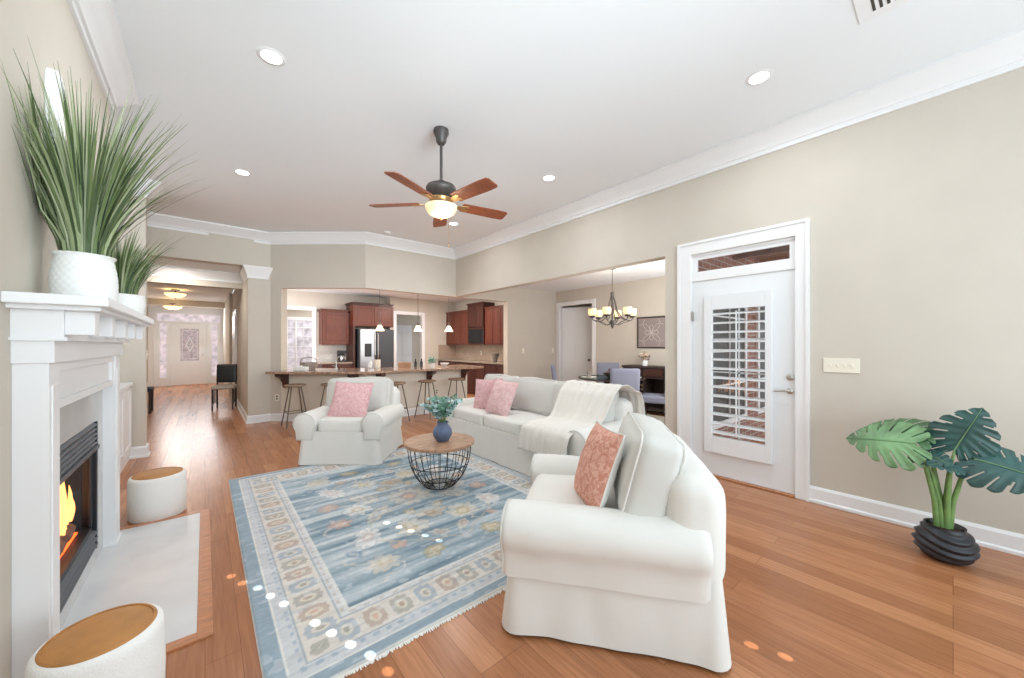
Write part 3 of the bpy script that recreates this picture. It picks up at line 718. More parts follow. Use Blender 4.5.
MB().lathe(prof, 96, mod=hobnail).build('pot', 'white_ceramic', pl, smooth=70)
MB().lathe([(0, .185), (.088, .185), (.088, .19), (0, .2)], 24).build('soil', 'soil', pl)
grass(600, .76, .37, .072, 3, .0046, (.01, -.07), xmin=XL + .43 + .0).xform(T(0, 0, .19)).build('grass_blades', 'grass', pl)
pl2 = thing('grass_plant', 'smaller grass plant in a plain white pot at the far end of the mantel', 'potted plant', (-.405, 3.36, ZM))
MB().lathe([(0, 0), (.095, 0), (.103, .01), (.110, .07), (.106, .115), (.108, .122), (.10, .124), (.096, .11), (0, .11)], 64, mod=lambda a, z: 1 + .008 * math.sin(a * 24)).build('pot', 'white_ceramic', pl2, smooth=70)
MB().lathe([(0, .105), (.095, .105), (.09, .112), (0, .115)], 24).build('soil', 'soil', pl2)
grass(360, .46, .24, .07, 8, .0038, (.03, 0), xmin=XL + .41).xform(T(0, 0, .11)).build('grass_blades', 'grass', pl2)

# ------------------------------------------------------------------ ottomans
def ottoman(loc, r, h, label):
    o = thing('ottoman', label, 'ottoman', loc, group='round ottomans by the hearth')
    MB().lathe([(0, 0), (r - .006, 0), (r, .008), (r + .002, h * .5), (r, h - .03), (r - .003, h - .012), (r - .012, h), (r - .022, h + .002), (r - .026, h - .012), (0, h - .012)], 64).build('body', 'white_boucle', o, smooth=50)
    MB().lathe([(r - .027, h - .014), (r - .03, h + .004), (r - .06, h + .012), (r * .4, h + .016), (0, h + .017)], 64).build('leather_seat', 'leather', o, smooth=60)
    MB().lathe([(r - .02, h + .002), (r - .024, h + .008), (r - .03, h + .008), (r - .032, h + .002)], 64).build('piping', 'leather', o, smooth=60)
    return o
ottoman((-.29, 4.10, 0), .172, .325, 'round white ottoman with tan leather top at the far end of the hearth')
ottoman((-.278, 1.905, 0), .162, .355, 'round white ottoman with tan leather top nearest the camera, bottom left')

# ------------------------------------------------------------------ rug
def make_rug():
    X0, X1, Yn, Yf = .18, 2.62, 1.60, 4.65
    step = .008; nx = int(round((X1 - X0) / step)); ny = int(round((Yf - Yn) / step))
    xs = np.linspace(0, X1 - X0, nx + 1); ys = np.linspace(0, Yf - Yn, ny + 1)
    W, Lh = X1 - X0, Yf - Yn
    Xg, Yg = np.meshgrid(xs, ys); rs = np.random.RandomState(7)
    def sm(n0, n1):
        a = rs.rand(n0, n1); yi = np.linspace(0, n0 - 1.001, ny + 1); xi = np.linspace(0, n1 - 1.001, nx + 1)
        y0 = yi.astype(int); x0 = xi.astype(int); fy = (yi - y0)[:, None]; fx_ = (xi - x0)[None]
        fy = fy * fy * (3 - 2 * fy); fx_ = fx_ * fx_ * (3 - 2 * fx_)
        return (a[y0][:, x0] * (1 - fy) * (1 - fx_) + a[y0 + 1][:, x0] * fy * (1 - fx_) + a[y0][:, x0 + 1] * (1 - fy) * fx_ + a[y0 + 1][:, x0 + 1] * fy * fx_)
    streak = sm(70, 6) * .5 + sm(150, 9) * .35 + sm(30, 4) * .45
    streak = (streak - streak.min()) / (streak.max() - streak.min())
    fine = sm(300, 120)
    L_ = lambda c: np.array(lin(c)[:3])
    deep, mid, pale = L_((124, 146, 160)), L_((164, 180, 190)), L_((204, 210, 212))
    s = np.clip((streak - .2) / .6, 0, 1)[..., None]
    col = np.where(s < .5, deep + (mid - deep) * s * 2, mid + (pale - mid) * (s - .5) * 2)
    def blend(mask, c, a=1.0):
        nonlocal col
        mm = (np.clip(mask, 0, 1) * a)[..., None]; col = col * (1 - mm) + L_(c) * mm
    def edge(v, w=.008): return np.clip(v / w + .5, 0, 1)
    # warped coordinates for a hand-knotted look
    wx = Xg + (sm(24, 20) - .5) * .05 + (sm(90, 75) - .5) * .022; wy = Yg + (sm(24, 20) - .5) * .05 + (sm(90, 75) - .5) * .022
    cream, sand, gold, coral_, olive, rust, pink_, white = (222, 214, 200), (206, 192, 168), (196, 176, 130), (212, 172, 152), (150, 146, 124), (172, 142, 124), (212, 192, 188), (232, 230, 226)
    def flower(cx, cy, r, petals, c1, c2, ph=0, elong=1.0, rot=0, a=.62):
        dx = wx - cx; dy = wy - cy; cr, sr = math.cos(rot), math.sin(rot); u = (dx * cr + dy * sr) / elong; v = -dx * sr + dy * cr
        rr = np.hypot(u, v); an = np.arctan2(v, u) + ph
        rad = r * (.72 + .28 * np.abs(np.cos(an * petals / 2)))
        blend(edge(rad - rr, .012), c1, a)
        rad2 = r * .5 * (.7 + .3 * np.abs(np.sin(an * petals / 2)))
        blend(edge(rad2 - rr), c2, a * .9); blend(edge(r * .22 - rr), c1, a)
        blend(edge(.006 - np.abs(rr - rad), .006), (128, 146, 160), .35)
    def vine(pts, w, c, a=.7):
        for (x0, y0), (x1, y1) in zip(pts[:-1], pts[1:]):
            vx, vy = x1 - x0, y1 - y0; ll = vx * vx + vy * vy + 1e-9
            t = np.clip(((wx - x0) * vx + (wy - y0) * vy) / ll, 0, 1)
            blend(edge(w - np.hypot(wx - x0 - t * vx, wy - y0 - t * vy), .006), c, a)
    def mir(fn):
        for sx_ in (0, 1):
            for sy_ in (0, 1): fn(lambda x: x if not sx_ else W - x, lambda y: y if not sy_ else Lh - y, -1 if sx_ else 1, -1 if sy_ else 1)
    B = .39
    # vines
    def vv(fx_, fy_, ax, ay):
        for q in range(4):
            cx, cy = .62 + .22 * (q % 2), .62 + q * .3; pts = []
            for k in range(10): t = k / 9; pts.append((fx_(cx + .16 * math.sin(t * 5 + q)), fy_(cy - .15 + .34 * t)))
            vine(pts, .006, cream, .6)
        pts = [(fx_(1.22 - .5 * math.sin(k / 10 * math.pi)), fy_(.62 + .85 * k / 10)) for k in range(11)]
        vine(pts, .007, sand, .6)
    mir(vv)
    # leaves and flowers
    def ff_(fx_, fy_, ax, ay):
        flower(fx_(.66), fy_(.66), .115, 8, cream, sand)
        flower(fx_(.98), fy_(.60), .075, 6, gold, cream, elong=1.3, rot=.5 * ax * ay)
        flower(fx_(.70), fy_(1.04), .10, 10, white, pink_, elong=1.5, rot=1.1 * ax * ay)
        flower(fx_(1.00), fy_(.98), .13, 9, cream, gold)
        flower(fx_(.60), fy_(1.36), .085, 6, coral_, cream)
        flower(fx_(.88), fy_(1.34), .07, 6, cream, (150, 170, 186), elong=2.2, rot=.8 * ax * ay)
        flower(fx_(.84), fy_(.80), .05, 5, coral_, sand); flower(fx_(.56), fy_(.86), .05, 5, (120, 150, 176), cream)
        flower(fx_(1.12), fy_(.78), .055, 6, cream, rust, elong=1.6, rot=-.6 * ax * ay); flower(fx_(1.10), fy_(1.22), .06, 6, gold, white)
    mir(ff_)
    flower(W / 2, Lh / 2, .20, 12, cream, (150, 176, 198)); flower(W / 2, Lh / 2, .09, 8, coral_, cream)
    flower(W / 2, Lh / 2 - .42, .10, 7, sand, rust, elong=1.4); flower(W / 2, Lh / 2 + .42, .10, 7, sand, rust, elong=1.4)
    flower(W / 2 - .45, Lh / 2, .12, 8, white, gold); flower(W / 2 + .45, Lh / 2, .12, 8, white, gold)
    # borders
    de = np.minimum(np.minimum(Xg, W - Xg), np.minimum(Yg, Lh - Yg))
    inb = (de < B)
    isx = np.minimum(Xg, W - Xg) < np.minimum(Yg, Lh - Yg)
    along = np.where(isx, Yg, Xg)
    def band(a, b, c, al=1.0): blend(((de >= a) & (de < b)).astype(float), c, al)
    band(0, B, (206, 212, 220), .93); 
    band(0, .075, (134, 156, 170), .75); band(.0, .008, (226, 224, 218)); band(.075, .087, (230, 228, 222)); band(.087, .15, (206, 208, 210), .9)
    dots = (np.sin(along * 2 * math.pi / .06) > .2) & (de > .12) & (de < .14); blend(dots.astype(float), (150, 170, 190), .6)
    band(.15, .158, (168, 178, 186)); band(.158, .33, (220, 214, 206), .95); band(.33, .338, (168, 178, 186)); band(.338, .375, (214, 214, 214), .95)
    dots = (np.sin(along * 2 * math.pi / .075) > .3) & (de > .345) & (de < .368); blend(dots.astype(float), (188, 172, 156), .5)
    band(.375, .39, (222, 222, 218))
    pitch = .135; cell = np.floor(along / pitch).astype(int); fr_ = along / pitch - cell
    cols = [rust, olive, (138, 162, 184), coral_, gold, (150, 150, 140), (196, 150, 130), (120, 142, 160)]
    for k in range(8):
        mk = ((cell * 5 + (cell // 3)) % 8 == k)
        u = (fr_ - .5) * 2; v = (de - .244) / .072
        shp = np.maximum(np.abs(u) * 1.25, np.abs(v)) + .3 * np.abs(u * v)
        sh2 = np.hypot(u * 1.35, v)
        m1 = mk & (de > .165) & (de < .325) & (shp < 1.0); blend(m1.astype(float), cols[k], .55)
        m2 = mk & (sh2 < .55) & (de > .165) & (de < .325); blend(m2.astype(float), cream, .8)
        m3 = mk & (sh2 < .28) & (de > .165) & (de < .325); blend(m3.astype(float), cols[(k + 3) % 8], .7)
    # worn, streaky pile over everything
    wear = (.88 + .20 * streak + .16 * (fine - .5))[..., None]; col = np.clip(col * wear, 0, 1)
    blend((sm(90, 40) > .80).astype(float), (226, 228, 230), .30)
    blend((np.minimum(Yg, Lh - Yg) < .022).astype(float), (222, 218, 208), .8)
    blend((sm(160, 14) > .74).astype(float), (126, 152, 172), .22)
    Z = np.full(Xg.shape, .011); Z[de < .004] = .001
    nv = (nx + 1) * (ny + 1)
    co = np.empty((nv, 3), np.float32); co[:, 0] = Xg.ravel() - W / 2; co[:, 1] = Yg.ravel() - Lh / 2; co[:, 2] = Z.ravel()
    i = np.arange(nv).reshape(ny + 1, nx + 1); q = np.stack([i[:-1, :-1], i[:-1, 1:], i[1:, 1:], i[1:, :-1]], -1).reshape(-1, 4)
    me = bpy.data.meshes.new('rug_pile'); me.vertices.add(nv); me.vertices.foreach_set('co', co.ravel())
    me.loops.add(q.size); me.loops.foreach_set('vertex_index', q.ravel().astype(np.int32)); me.polygons.add(len(q))
    me.polygons.foreach_set('loop_start', np.arange(0, q.size, 4, dtype=np.int32)); me.update(calc_edges=True)
    ca = me.color_attributes.new('pattern', 'FLOAT_COLOR', 'POINT'); cc = np.ones((nv, 4), np.float32); cc[:, :3] = col.reshape(-1, 3); ca.data.foreach_set('color', cc.ravel())
    m = bpy.data.materials.new('woven_rug'); m.use_nodes = True; nt = m.node_tree; b = nt.nodes['Principled BSDF']
    at = nt.nodes.new('ShaderNodeAttribute'); at.attribute_name = 'pattern'; nt.links.new(at.outputs['Color'], b.inputs['Base Color']); b.inputs['Roughness'].default_value = .97; b.inputs['Specular IOR Level'].default_value = .1
    me.materials.append(m)
    t = thing('area_rug', 'blue and cream floral area rug with motif border and fringe', 'rug', ((X0 + X1) / 2, (Yn + Yf) / 2, 0))
    o = bpy.data.objects.new('rug_pile', me); COL.objects.link(o); o.parent = t
    rnd = random.Random(2)
    for sgn in (-1, 1):
        mb = MB()
        for k in range(300):
            x = -W / 2 + .004 + (W - .008) * k / 299; y = sgn * (Lh / 2 - .002); dx = rnd.uniform(-.006, .006); ln = rnd.uniform(.010, .020)
            mb.add([(x - .004, y, .009), (x + .004, y, .009), (x + .003 + dx, y + sgn * ln, .003), (x - .003 + dx, y + sgn * ln, .003)], [(0, 1, 2, 3)])
        f = mb.build('fringe', 'throw', t)
        plabel(f, 'cream fringe')
make_rug()

# ------------------------------------------------------------------ slipcovered seating
def slip_seat(name, label, cat, W, D, n, loc, rz, seed, zr=0, seatlab=None, back_h=.80):
    t = thing(name, label, cat, loc, rz)
    bw_ = W - .16
    # skirt
    mb = MB(); rows = []; perim = rrect(bw_, D - .02, .05, 5)
    pts = []
    for i in range(len(perim)):
        a = Vector(perim[i]); b = Vector(perim[(i + 1) % len(perim)]); m_ = max(1, int((b - a).length / .02))
        for k in range(m_): pts.append(a.lerp(b, k / m_))
    levels = 12; N_ = len(pts); zt = .375
    cum = 0; S_ = []
    for i in range(N_): S_.append(cum); cum += (pts[(i + 1) % N_] - pts[i]).length
    for lv in range(levels + 1):
        f = lv / levels; z = .015 + (zt - .015) * f; row = []
        for i in range(N_):
            p = pts[i]; pr = pts[i - 1]; nx_ = pts[(i + 1) % N_]; tg = (nx_ - pr).normalized(); nn = Vector((tg.y, -tg.x))
            down = (1 - f) ** 1.3; s = S_[i]
            cn = math.exp(-((min(abs(abs(p.x) - bw_ / 2), 1) + min(abs(abs(p.y) - (D - .02) / 2), 1)) / .09) ** 2)
            off = .018 * down + down * .016 * noise.noise(Vector((s * 5.5, z * 1.2, seed))) + cn * down * .028 + .005 * noise.noise(Vector((s * 9, z * 4, seed + 3)))
            row.append((p.x + nn.x * off, p.y + nn.y * off, z + (.008 * noise.noise(Vector((s * 3, 0, seed))) if lv == 0 else 0)))
        row.append(row[0]); rows.append(row)
    mb.grid(rows); mb.add([(x, y, zt) for x, y in perim], [tuple(range(len(perim)))])
    mb.build('skirt', 'fabric', t, smooth=60, weld=True)
    # hem line
    # arms
    zc = .475; ra = .122; cyl = D / 2
    for sd in (-1, 1):
        prof = []
        prof += [(-.095, .28), (-.10, .39)]
        for a in range(205, -36, -15): prof.append((ra * math.cos(R(a)) * 1.04, zc + ra * math.sin(R(a)) * .98))
        prof += [(.094, .38), (.088, .34), (.086, .28)]
        ys = [-D / 2 - .012, -D / 2 - .010, -D / 2 - .002, -D / 2 + .012] + [(-D / 2 + .03) + (D - .12) * k / 26 for k in range(27)] + [D / 2 - .07]
        rows = []
        cx0 = 0; cz0 = zc - .02
        for yi, y in enumerate(ys):
            sc = (0.0, .84, .95, .99)[yi] if yi < 4 else (1.0 if yi < len(ys) - 1 else .9)
            row = []
            for (px, pz) in prof:
                x = cx0 + (px - cx0) * sc; z = cz0 + (pz - cz0) * sc
                q = noise.noise(Vector((px * 9 + seed, y * 5, pz * 9 + sd))) * .006 * (1 if yi > 3 else .3) + noise.noise(Vector((px * 16, y * 13, pz * 16 + seed))) * .004
                ln = math.hypot(x, z - cz0) + 1e-6
                row.append((sd * (W / 2 - .135 + x + x / ln * q), y, z + (z - cz0) / ln * q))
            row.append(row[0]); rows.append(row)
        mb = MB().grid(rows); mb.build('arm', 'fabric', t, smooth=50, weld=True)
        pts = [(sd * (W / 2 - .135 + px * .955), -D / 2 - .006, cz0 + (pz - cz0) * .955) for px, pz in prof]
        MB().tube(pts, .0045, 6).build('piping', 'fabric2', t, smooth=60)
    # back
    iw = W - (.22 if n == 1 else .30); cwid = (W - .28) if n == 1 else (W - .44)
    softbox(iw + .08, .24, back_h - .28, .10, 18, (0, .015, .01), .006, 5, seed, T(0, D / 2 - .11, .28 + (back_h - .28) / 2)).build('back_frame', 'fabric', t, smooth=60, weld=True)
    # seat cushions
    sw_ = (W - .50) / n
    for k in range(n):
        x = -(W - .50) / 2 + sw_ * (k + .5)
        m4 = T(x, -.085, .435)
        softbox(sw_ - .006, D - .235, .17, .05, 18, (.004, .006, .016), .004, 6, seed + k * 3, m4).build('seat_cushion', 'fabric', t, smooth=60, weld=True)
        for z in (-.058, .058):
            pp = [(a, b, z) for a, b in rrect(sw_ - .012, D - .246, .045, 5)]
            MB().tube(pp, .004, 5, closed=True).xform(m4).build('seat_piping', 'fabric2', t, smooth=60)
    for k in range(n):
        x = -cwid / 2 + cwid / n * (k + .5)
        m4 = T(x, D / 2 - .29, .715) @ RX(-15) @ RY(random.Random(seed + k).uniform(-2, 2))
        hb = .42
        softbox(cwid / n + .02, .22, hb, .06, 20, (.012, .035, .018), .012, 4.5, seed + 11 + k * 5, m4).build('back_cushion', 'fabric2', t, smooth=60, weld=True)
        for y in (-.095, .095):
            pp = [(a, y, b) for a, b in rrect(cwid / n + .012, hb - .012, .06, 5)]
            MB().tube(pp, .0045, 5, closed=True).xform(m4).build('cushion_piping', 'fabric', t, smooth=60)
    return t
# near armchair
RZN = R(217)
a1 = slip_seat('armchair', 'white slipcovered armchair nearest the camera, seen from its side', 'armchair', 1.06, .96, 1, (1.75, 1.258, 0), RZN, 1)
a2 = slip_seat('armchair', 'white slipcovered armchair facing the camera before the bar stools', 'armchair', 1.04, .90, 1, (1.44, 4.78, 0), R(-39.7), 21)
so = slip_seat('sofa', 'long white slipcovered sofa with a throw, back to the dining room', 'sofa', 2.58, .94, 3, (3.03, 3.33, 0), R(-90), 40)

# scatter cushions
def scatter(label, m, w, loc, rz, tilt, seed, roll=0, back=None):
    t = thing('throw_pillow', label, 'throw pillow', loc, rz)
    m4 = T(0, 0, w / 2 * math.cos(R(tilt)) + .005) @ RX(-tilt) @ RY(roll)
    if back and back != m:
        pillow(w, w, .15, 22, seed, m4, .012, (-1,)).build('pillow_front', m, t, smooth=70, weld=True)
        plabel(pillow(w, w, .15, 22, seed, m4, .012, (1,)).build('pillow_back', back, t, smooth=70, weld=True), 'cream back of the pillow')
    else: pillow(w, w, .15, 22, seed, m4, .012).build('pillow_body', m, t, smooth=70, weld=True)
    pillow_edge(w, w, .005, m4).build('pillow_edge', back or m, t, smooth=60)
    return t
scatter('pink marled square pillow on the armchair facing the camera', 'pink', .46, (1.33, 4.59, .485), R(-39.7), 25, 3, 3)
scatter('pink square pillow half hidden at the far end of the sofa', 'pink', .42, (2.84, 3.90, .50), R(-70), 14, 5, -3)
scatter('pale pink square pillow on the sofa, in front of the darker pink one', 'pink2', .45, (2.78, 3.54, .50), R(-90), 22, 7, 3)
scatter('coral marled pillow with cream back on the nearest armchair', 'coral', .43, (1.615, 1.225, .505), R(234), 20, 9, -3, 'fabric')

# throw blanket over the near end of the sofa
def throw():
    t = tag(bpy.data.objects.new('throw_blanket', None), 'cream striped throw blanket draped over the near end of the sofa', 'blanket'); COL.objects.link(t)
    t.location = (3.03, 2.6, .5)
    path = [(3.545, .40), (3.55, .60), (3.54, .76), (3.50, .85), (3.42, .87), (3.36, .905), (3.28, .935), (3.18, .93), (3.08, .85), (3.02, .74), (2.96, .63), (2.90, .57), (2.78, .557), (2.66, .556), (2.57, .55), (2.515, .52), (2.495, .45), (2.49, .38), (2.488, .30)]
    # resample
    P = [Vector(p) for p in path]; seg = [0]
    for a, b in zip(P[:-1], P[1:]): seg.append(seg[-1] + (b - a).length)
    ns, nt_ = 90, 70; rows = []
    for i in range(ns + 1):
        s = seg[-1] * i / ns; k = max(j for j in range(len(seg)) if seg[j] <= s + 1e-9); k = min(k, len(P) - 2)
        f = (s - seg[k]) / (seg[k + 1] - seg[k]); c = P[k].lerp(P[k + 1], f)
        a = P[max(0, k - 1)]; b = P[min(len(P) - 1, k + 2)]; tg = (b - a).normalized(); nn = Vector((-tg.y, tg.x)) * -1
        if nn.y < 0 and tg.x < 0: nn = -nn
        u = i / ns
        y0 = 2.05 + .16 * u; y1 = 2.74 + .02 * math.sin(u * 5) + .14 * u
        row = []
        for j in range(nt_ + 1):
            v = j / nt_; y = y0 + (y1 - y0) * v + .012 * math.sin(u * 9 + v * 4)
            fold = .5 + .5 * math.sin(v * 2 * math.pi * 6.5 + 1.8 * math.sin(u * 4 + v * 2)); off = .010 + .012 * fold * (.5 + .5 * u) + .003 * math.sin(v * 2 * math.pi * 22) + .006 * noise.noise(Vector((u * 9, v * 14, 2)))
            row.append((c.x + nn.x * off - 3.03, y - 2.6, c.y + nn.y * off - .5))
        rows.append(row)
    MB().grid(rows).build('throw_cloth', 'throw', t, smooth=80, solid=.006)
throw()

# ------------------------------------------------------------------ coffee table, vase, bouquet
ct = thing('coffee_table', 'round wood topped coffee table with black wire basket base on the rug', 'coffee table', (1.735, 3.165, .0115))
MB().lathe([(0, .40), (.325, .40), (.332, .405), (.332, .427), (.325, .432), (0, .432)], 56).build('table_top', 'tabletop', ct, smooth=30)
def rad(z): # basket radius by height
    return .30 * math.sqrt(max(.01, 1 - ((.40 - z) / .44) ** 2))
NW = 24
for k in range(NW):
    a = 2 * math.pi * k / NW; pts = [(0.06 * math.cos(a), .06 * math.sin(a), .006), (.11 * math.cos(a), .11 * math.sin(a), .008)]
    for i in range(9):
        z = .02 + .378 * i / 8; r = rad(z); pts.append((r * math.cos(a), r * math.sin(a), z))
    MB().tube(pts, .0032, 5).build('wire', 'iron', ct, smooth=60)
for z in (.012, .10, .22, .396):
    r = .14 if z < .02 else rad(z)
    MB().tube([(r * math.cos(2 * math.pi * j / 40), r * math.sin(2 * math.pi * j / 40), z) for j in range(40)], .0038, 6, closed=True).build('ring', 'iron', ct, smooth=60)
va = thing('vase', 'round slate blue vase on the coffee table', 'vase', (1.742, 3.125, .4435))
MB().lathe([(0, 0), (.045, 0), (.06, .01), (.085, .05), (.092, .085), (.084, .12), (.06, .15), (.048, .162), (.052, .178), (.060, .184), (.053, .186), (.044, .17), (.04, .15), (0, .15)], 40).build('vase_body', 'bluevase', va, smooth=60)
bq = thing('bouquet', 'eucalyptus bouquet with pale leaves standing in the blue vase', 'bouquet', (1.742, 3.125, .60))
rnd = random.Random(12); st = MB(); lv = MB(); lp = MB()
for k in range(26):
    a = rnd.uniform(0, 2 * math.pi); q = rnd.random() ** .5; out = .22 * q; hh = .26 - .13 * q * rnd.random()
    tip = Vector((out * math.cos(a), out * math.sin(a), hh)); pts = [Vector((0.01 * math.cos(a), .01 * math.sin(a), -.02)), Vector((tip.x * .25, tip.y * .25, hh * .5)), Vector((tip.x * .65, tip.y * .65, hh * .85)), tip]
    st.tube(pts, .0018, 4)
    tgt = lp if k % 3 == 0 else lv
    for i in range(22):
        f = .25 + .75 * i / 21; p = pts[0].lerp(tip, f); p.z = hh * (1 - (1 - f) ** 1.8)
        ax_ = Vector((rnd.gauss(0, 1), rnd.gauss(0, 1), rnd.gauss(.3, .7))).normalized(); b = ax_.orthogonal().normalized(); l_ = rnd.uniform(.026, .048)
        w_ = l_ * (.5 if tgt is lp else .42)
        c_ = p + ax_ * l_ * .5
        tgt.add([p, c_ - ax_ * l_ * .2 + b * w_ * .8, c_ + ax_ * l_ * .2 + b * w_ * .7, p + ax_ * l_, c_ + ax_ * l_ * .2 - b * w_ * .7, c_ - ax_ * l_ * .2 - b * w_ * .8], [(0, 1, 2, 3, 4, 5)])
st.build('stem', 'stemgreen', bq); lv.build('green_leaves', 'euc', bq); lp.build('pale_leaves', 'euc_pale', bq)

# ------------------------------------------------------------------ monstera
mo = thing('monstera_plant', 'green monstera plant in a black twisted ribbed pot by the right wall', 'potted plant', (3.62, .035, 0))
def potmod(a, z): return 1 + (.065 * math.sin(z * 135 + 2.2 * math.sin(a * 2 + .6) + a)) * min(1, z / .03) * min(1, max(0, (.215 - z) / .02))
prof = [(0, 0), (.07, 0), (.078, .008)] + [(.078 + .058 * math.sin(math.pi * (z / .215) ** .9) ** .8, z) for z in [.015 + .19 * i / 26 for i in range(27)]] + [(.092, .215), (.084, .212), (.08, .19), (0, .19)]
MB().lathe(prof, 72, mod=potmod).build('pot', 'pot_black', mo, smooth=60)
MB().lathe([(0, .185), (.08, .185), (.075, .194), (0, .2)], 24).build('soil', 'soil', mo)
def leafmat(name, a, b):
    return mat(name, a, .42, noise_amt=.22, noise_scale=5, spec=.5)
M['mleaf'] = leafmat('monstera_leaf_green', (76, 112, 74), 0); M['mleaf2'] = leafmat('monstera_leaf_blue_green', (50, 84, 80), 0); M['mleaf3'] = leafmat('monstera_leaf_light', (108, 142, 100), 0)
RIM = [(.05, -.08), (.17, -.24), (.34, -.24), (.48, -.10), (.54, .12), (.50, .36), (.40, .58), (.26, .78), (.12, .92), (0, 1.0)]
def rim(t):
    k = min(len(RIM) - 2, int(t * (len(RIM) - 1))); f = t * (len(RIM) - 1) - k
    return RIM[k][0] * (1 - f) + RIM[k + 1][0] * f, RIM[k][1] * (1 - f) + RIM[k + 1][1] * f
def monstera(base_, attach, size, tip, normal, m, seed, droop=.3):
    b0 = Vector(base_); at = Vector(attach)
    pts = [b0, b0.lerp(at, .3) + Vector((0, (b0.y - at.y) * .18, .03)), b0.lerp(at, .6) + Vector((0, (b0.y - at.y) * .15, .05)), b0.lerp(at, .85) + Vector((0, 0, .03)), at]
    MB().tube(pts, [.017, .014, .011, .007, .004], 8).build('stem', 'stemgreen', mo, smooth=60)
    yv = Vector(tip).normalized(); zv = Vector(normal); zv = (zv - yv * zv.dot(yv)).normalized(); xv = yv.cross(zv)
    def pt(x, y):
        z = -droop * (max(0, y) ** 2) * .8 - (x * x) * .55
        return at + (xv * x + yv * y + zv * z) * size
    mb = MB(); na, nb = 54, 12; rnd = random.Random(seed)
    for sd in (-1, 1):
        P_ = []
        for i in range(na + 1):
            t = i / na; rx, ry = rim(t); my = .98 * t ** 1.15; row = []
            ph = (t * 8.0 + .25) % 1.0; lobe = 1 - .10 * abs(ph - .5) ** 1.5 * 2.8
            for j in range(nb + 1):
                f = j / nb * (1 if j < nb else lobe); q = f ** 1.15
                row.append(pt(sd * rx * f, my * (1 - q) + ry * q) + zv * size * .02 * math.cos(ph * 2 * math.pi) * f)
            P_.append(row)
        o = len(mb.v); mb.v += [tuple(p) for r in P_ for p in r]
        for i in range(na):
            ph = ((i + .5) / na * 8.0 + .25) % 1.0
            slit = min(ph, 1 - ph)
            for j in range(nb):
                f = (j + .5) / nb
                if i > 4 and i < na - 6 and f > .42 and slit < .05 + .075 * (f - .42) / .58: continue
                mb.f.append((o + i * (nb + 1) + j, o + i * (nb + 1) + j + 1, o + (i + 1) * (nb + 1) + j + 1, o + (i + 1) * (nb + 1) + j))
    lf = mb.build('leaf', m, mo, smooth=70, solid=.002)
    MB().tube([pt(0, 1.0 * i / 8) + zv * .003 for i in range(9)], [.004 - .0004 * i for i in range(9)], 5).build('leaf_rib', 'mleaf3', lf, smooth=60)
monstera((0, .03, .18), (-.08, .13, .72), .33, (-.1, 1, -.02), (-.85, .1, .55), 'mleaf3', 1, .2)
monstera((0, .01, .18), (.02, .10, .79), .29, (.05, 1, .05), (-.6, 0, .8), 'mleaf', 2, .3)
monstera((.01, 0, .18), (.0, -.04, .70), .30, (-.1, -.35, .9), (-.95, 0, .1), 'mleaf2', 3, .15)
monstera((.01, -.02, .18), (.0, -.12, .66), .31, (-.15, -1, -.12), (-.75, 0, .65), 'mleaf2', 4, .3)
monstera((.0, -.01, .18), (-.05, -.03, .62), .16, (-.5, .3, .1), (-.5, 0, .85), 'mleaf2', 5, .3)
monstera((.0, .01, .18), (-.04, .10, .66), .17, (-.4, -.4, .0), (-.6, 0, .8), 'mleaf2', 6, .3)

# ------------------------------------------------------------------ peninsula counter, stools, pendants
ctr = thing('bar_counter', 'brown granite bar countertop running along the peninsula', 'countertop', (2.2, 6.6, 0))
n45 = Vector((-(P2[1] - P1[1]), (P2[0] - P1[0]))).normalized()  # inward normal (kitchen side)
dirA = Vector((P2[0] - P1[0], P2[1] - P1[1])).normalized()
ov, inn = .34, .62
def offs(p, k): return (p.x + n45.x * k, p.y + n45.y * k)
startp = Vector((A0.x, A0.y)) - dirA * .02
ins = .34 / math.tan(R(90 + 20.4)) if False else 0
# outer corner where both offset lines meet
def meet(p, dvec, yline):
    t_ = (yline - p[1]) / dvec.y; return (p[0] + dvec.x * t_, yline)
oc = meet(offs(startp, -ov), dirA, 6.71 - ov); ic = meet(offs(startp, inn), dirA, 6.71 + inn)
s_out = offs(startp - dirA * .03, -ov)
poly = [s_out, oc, (4.52, 6.71 - ov), (4.60, 6.71 - ov + .08), (4.60, 6.71 + inn), ic, offs(startp + dirA * .12, inn), offs(startp + dirA * .02, -.012), offs(startp - dirA * .03, -.012)]
mb = MB().prism(poly, HW + .001, HW + .041).xform(T(-2.2, -6.6, 0)); mb.build('counter_slab', 'granite', ctr, bevel=.006)
cor_pts = [(startp + dirA * .12, -n45), (startp + dirA * 1.38, -n45), (Vector((2.42, 6.71)), Vector((0, -1))), (Vector((3.42, 6.71)), Vector((0, -1))), (Vector((4.22, 6.71)), Vector((0, -1)))]
for p, nn in cor_pts:
    sidev = Vector((-nn.y, nn.x)); pr = [(0.002, HW - .001), (.26, HW - .001), (.26, HW - .05), (.12, HW - .10), (.06, HW - .18), (.045, HW - .26), (.002, HW - .26)]
    vs = []
    for sgn in (-.045, .045):
        for o_, z in pr: vs.append((p.x + nn.x * o_ + sidev.x * sgn - 2.2, p.y + nn.y * o_ + sidev.y * sgn - 6.6, z))
    k = len(pr); fs = [tuple(range(k)), tuple(range(2 * k - 1, k - 1, -1))] + [(i, (i + 1) % k, k + (i + 1) % k, k + i) for i in range(k)]
    MB().add(vs, fs).build('bracket', 'cherry_dark', ctr, bevel=.004)
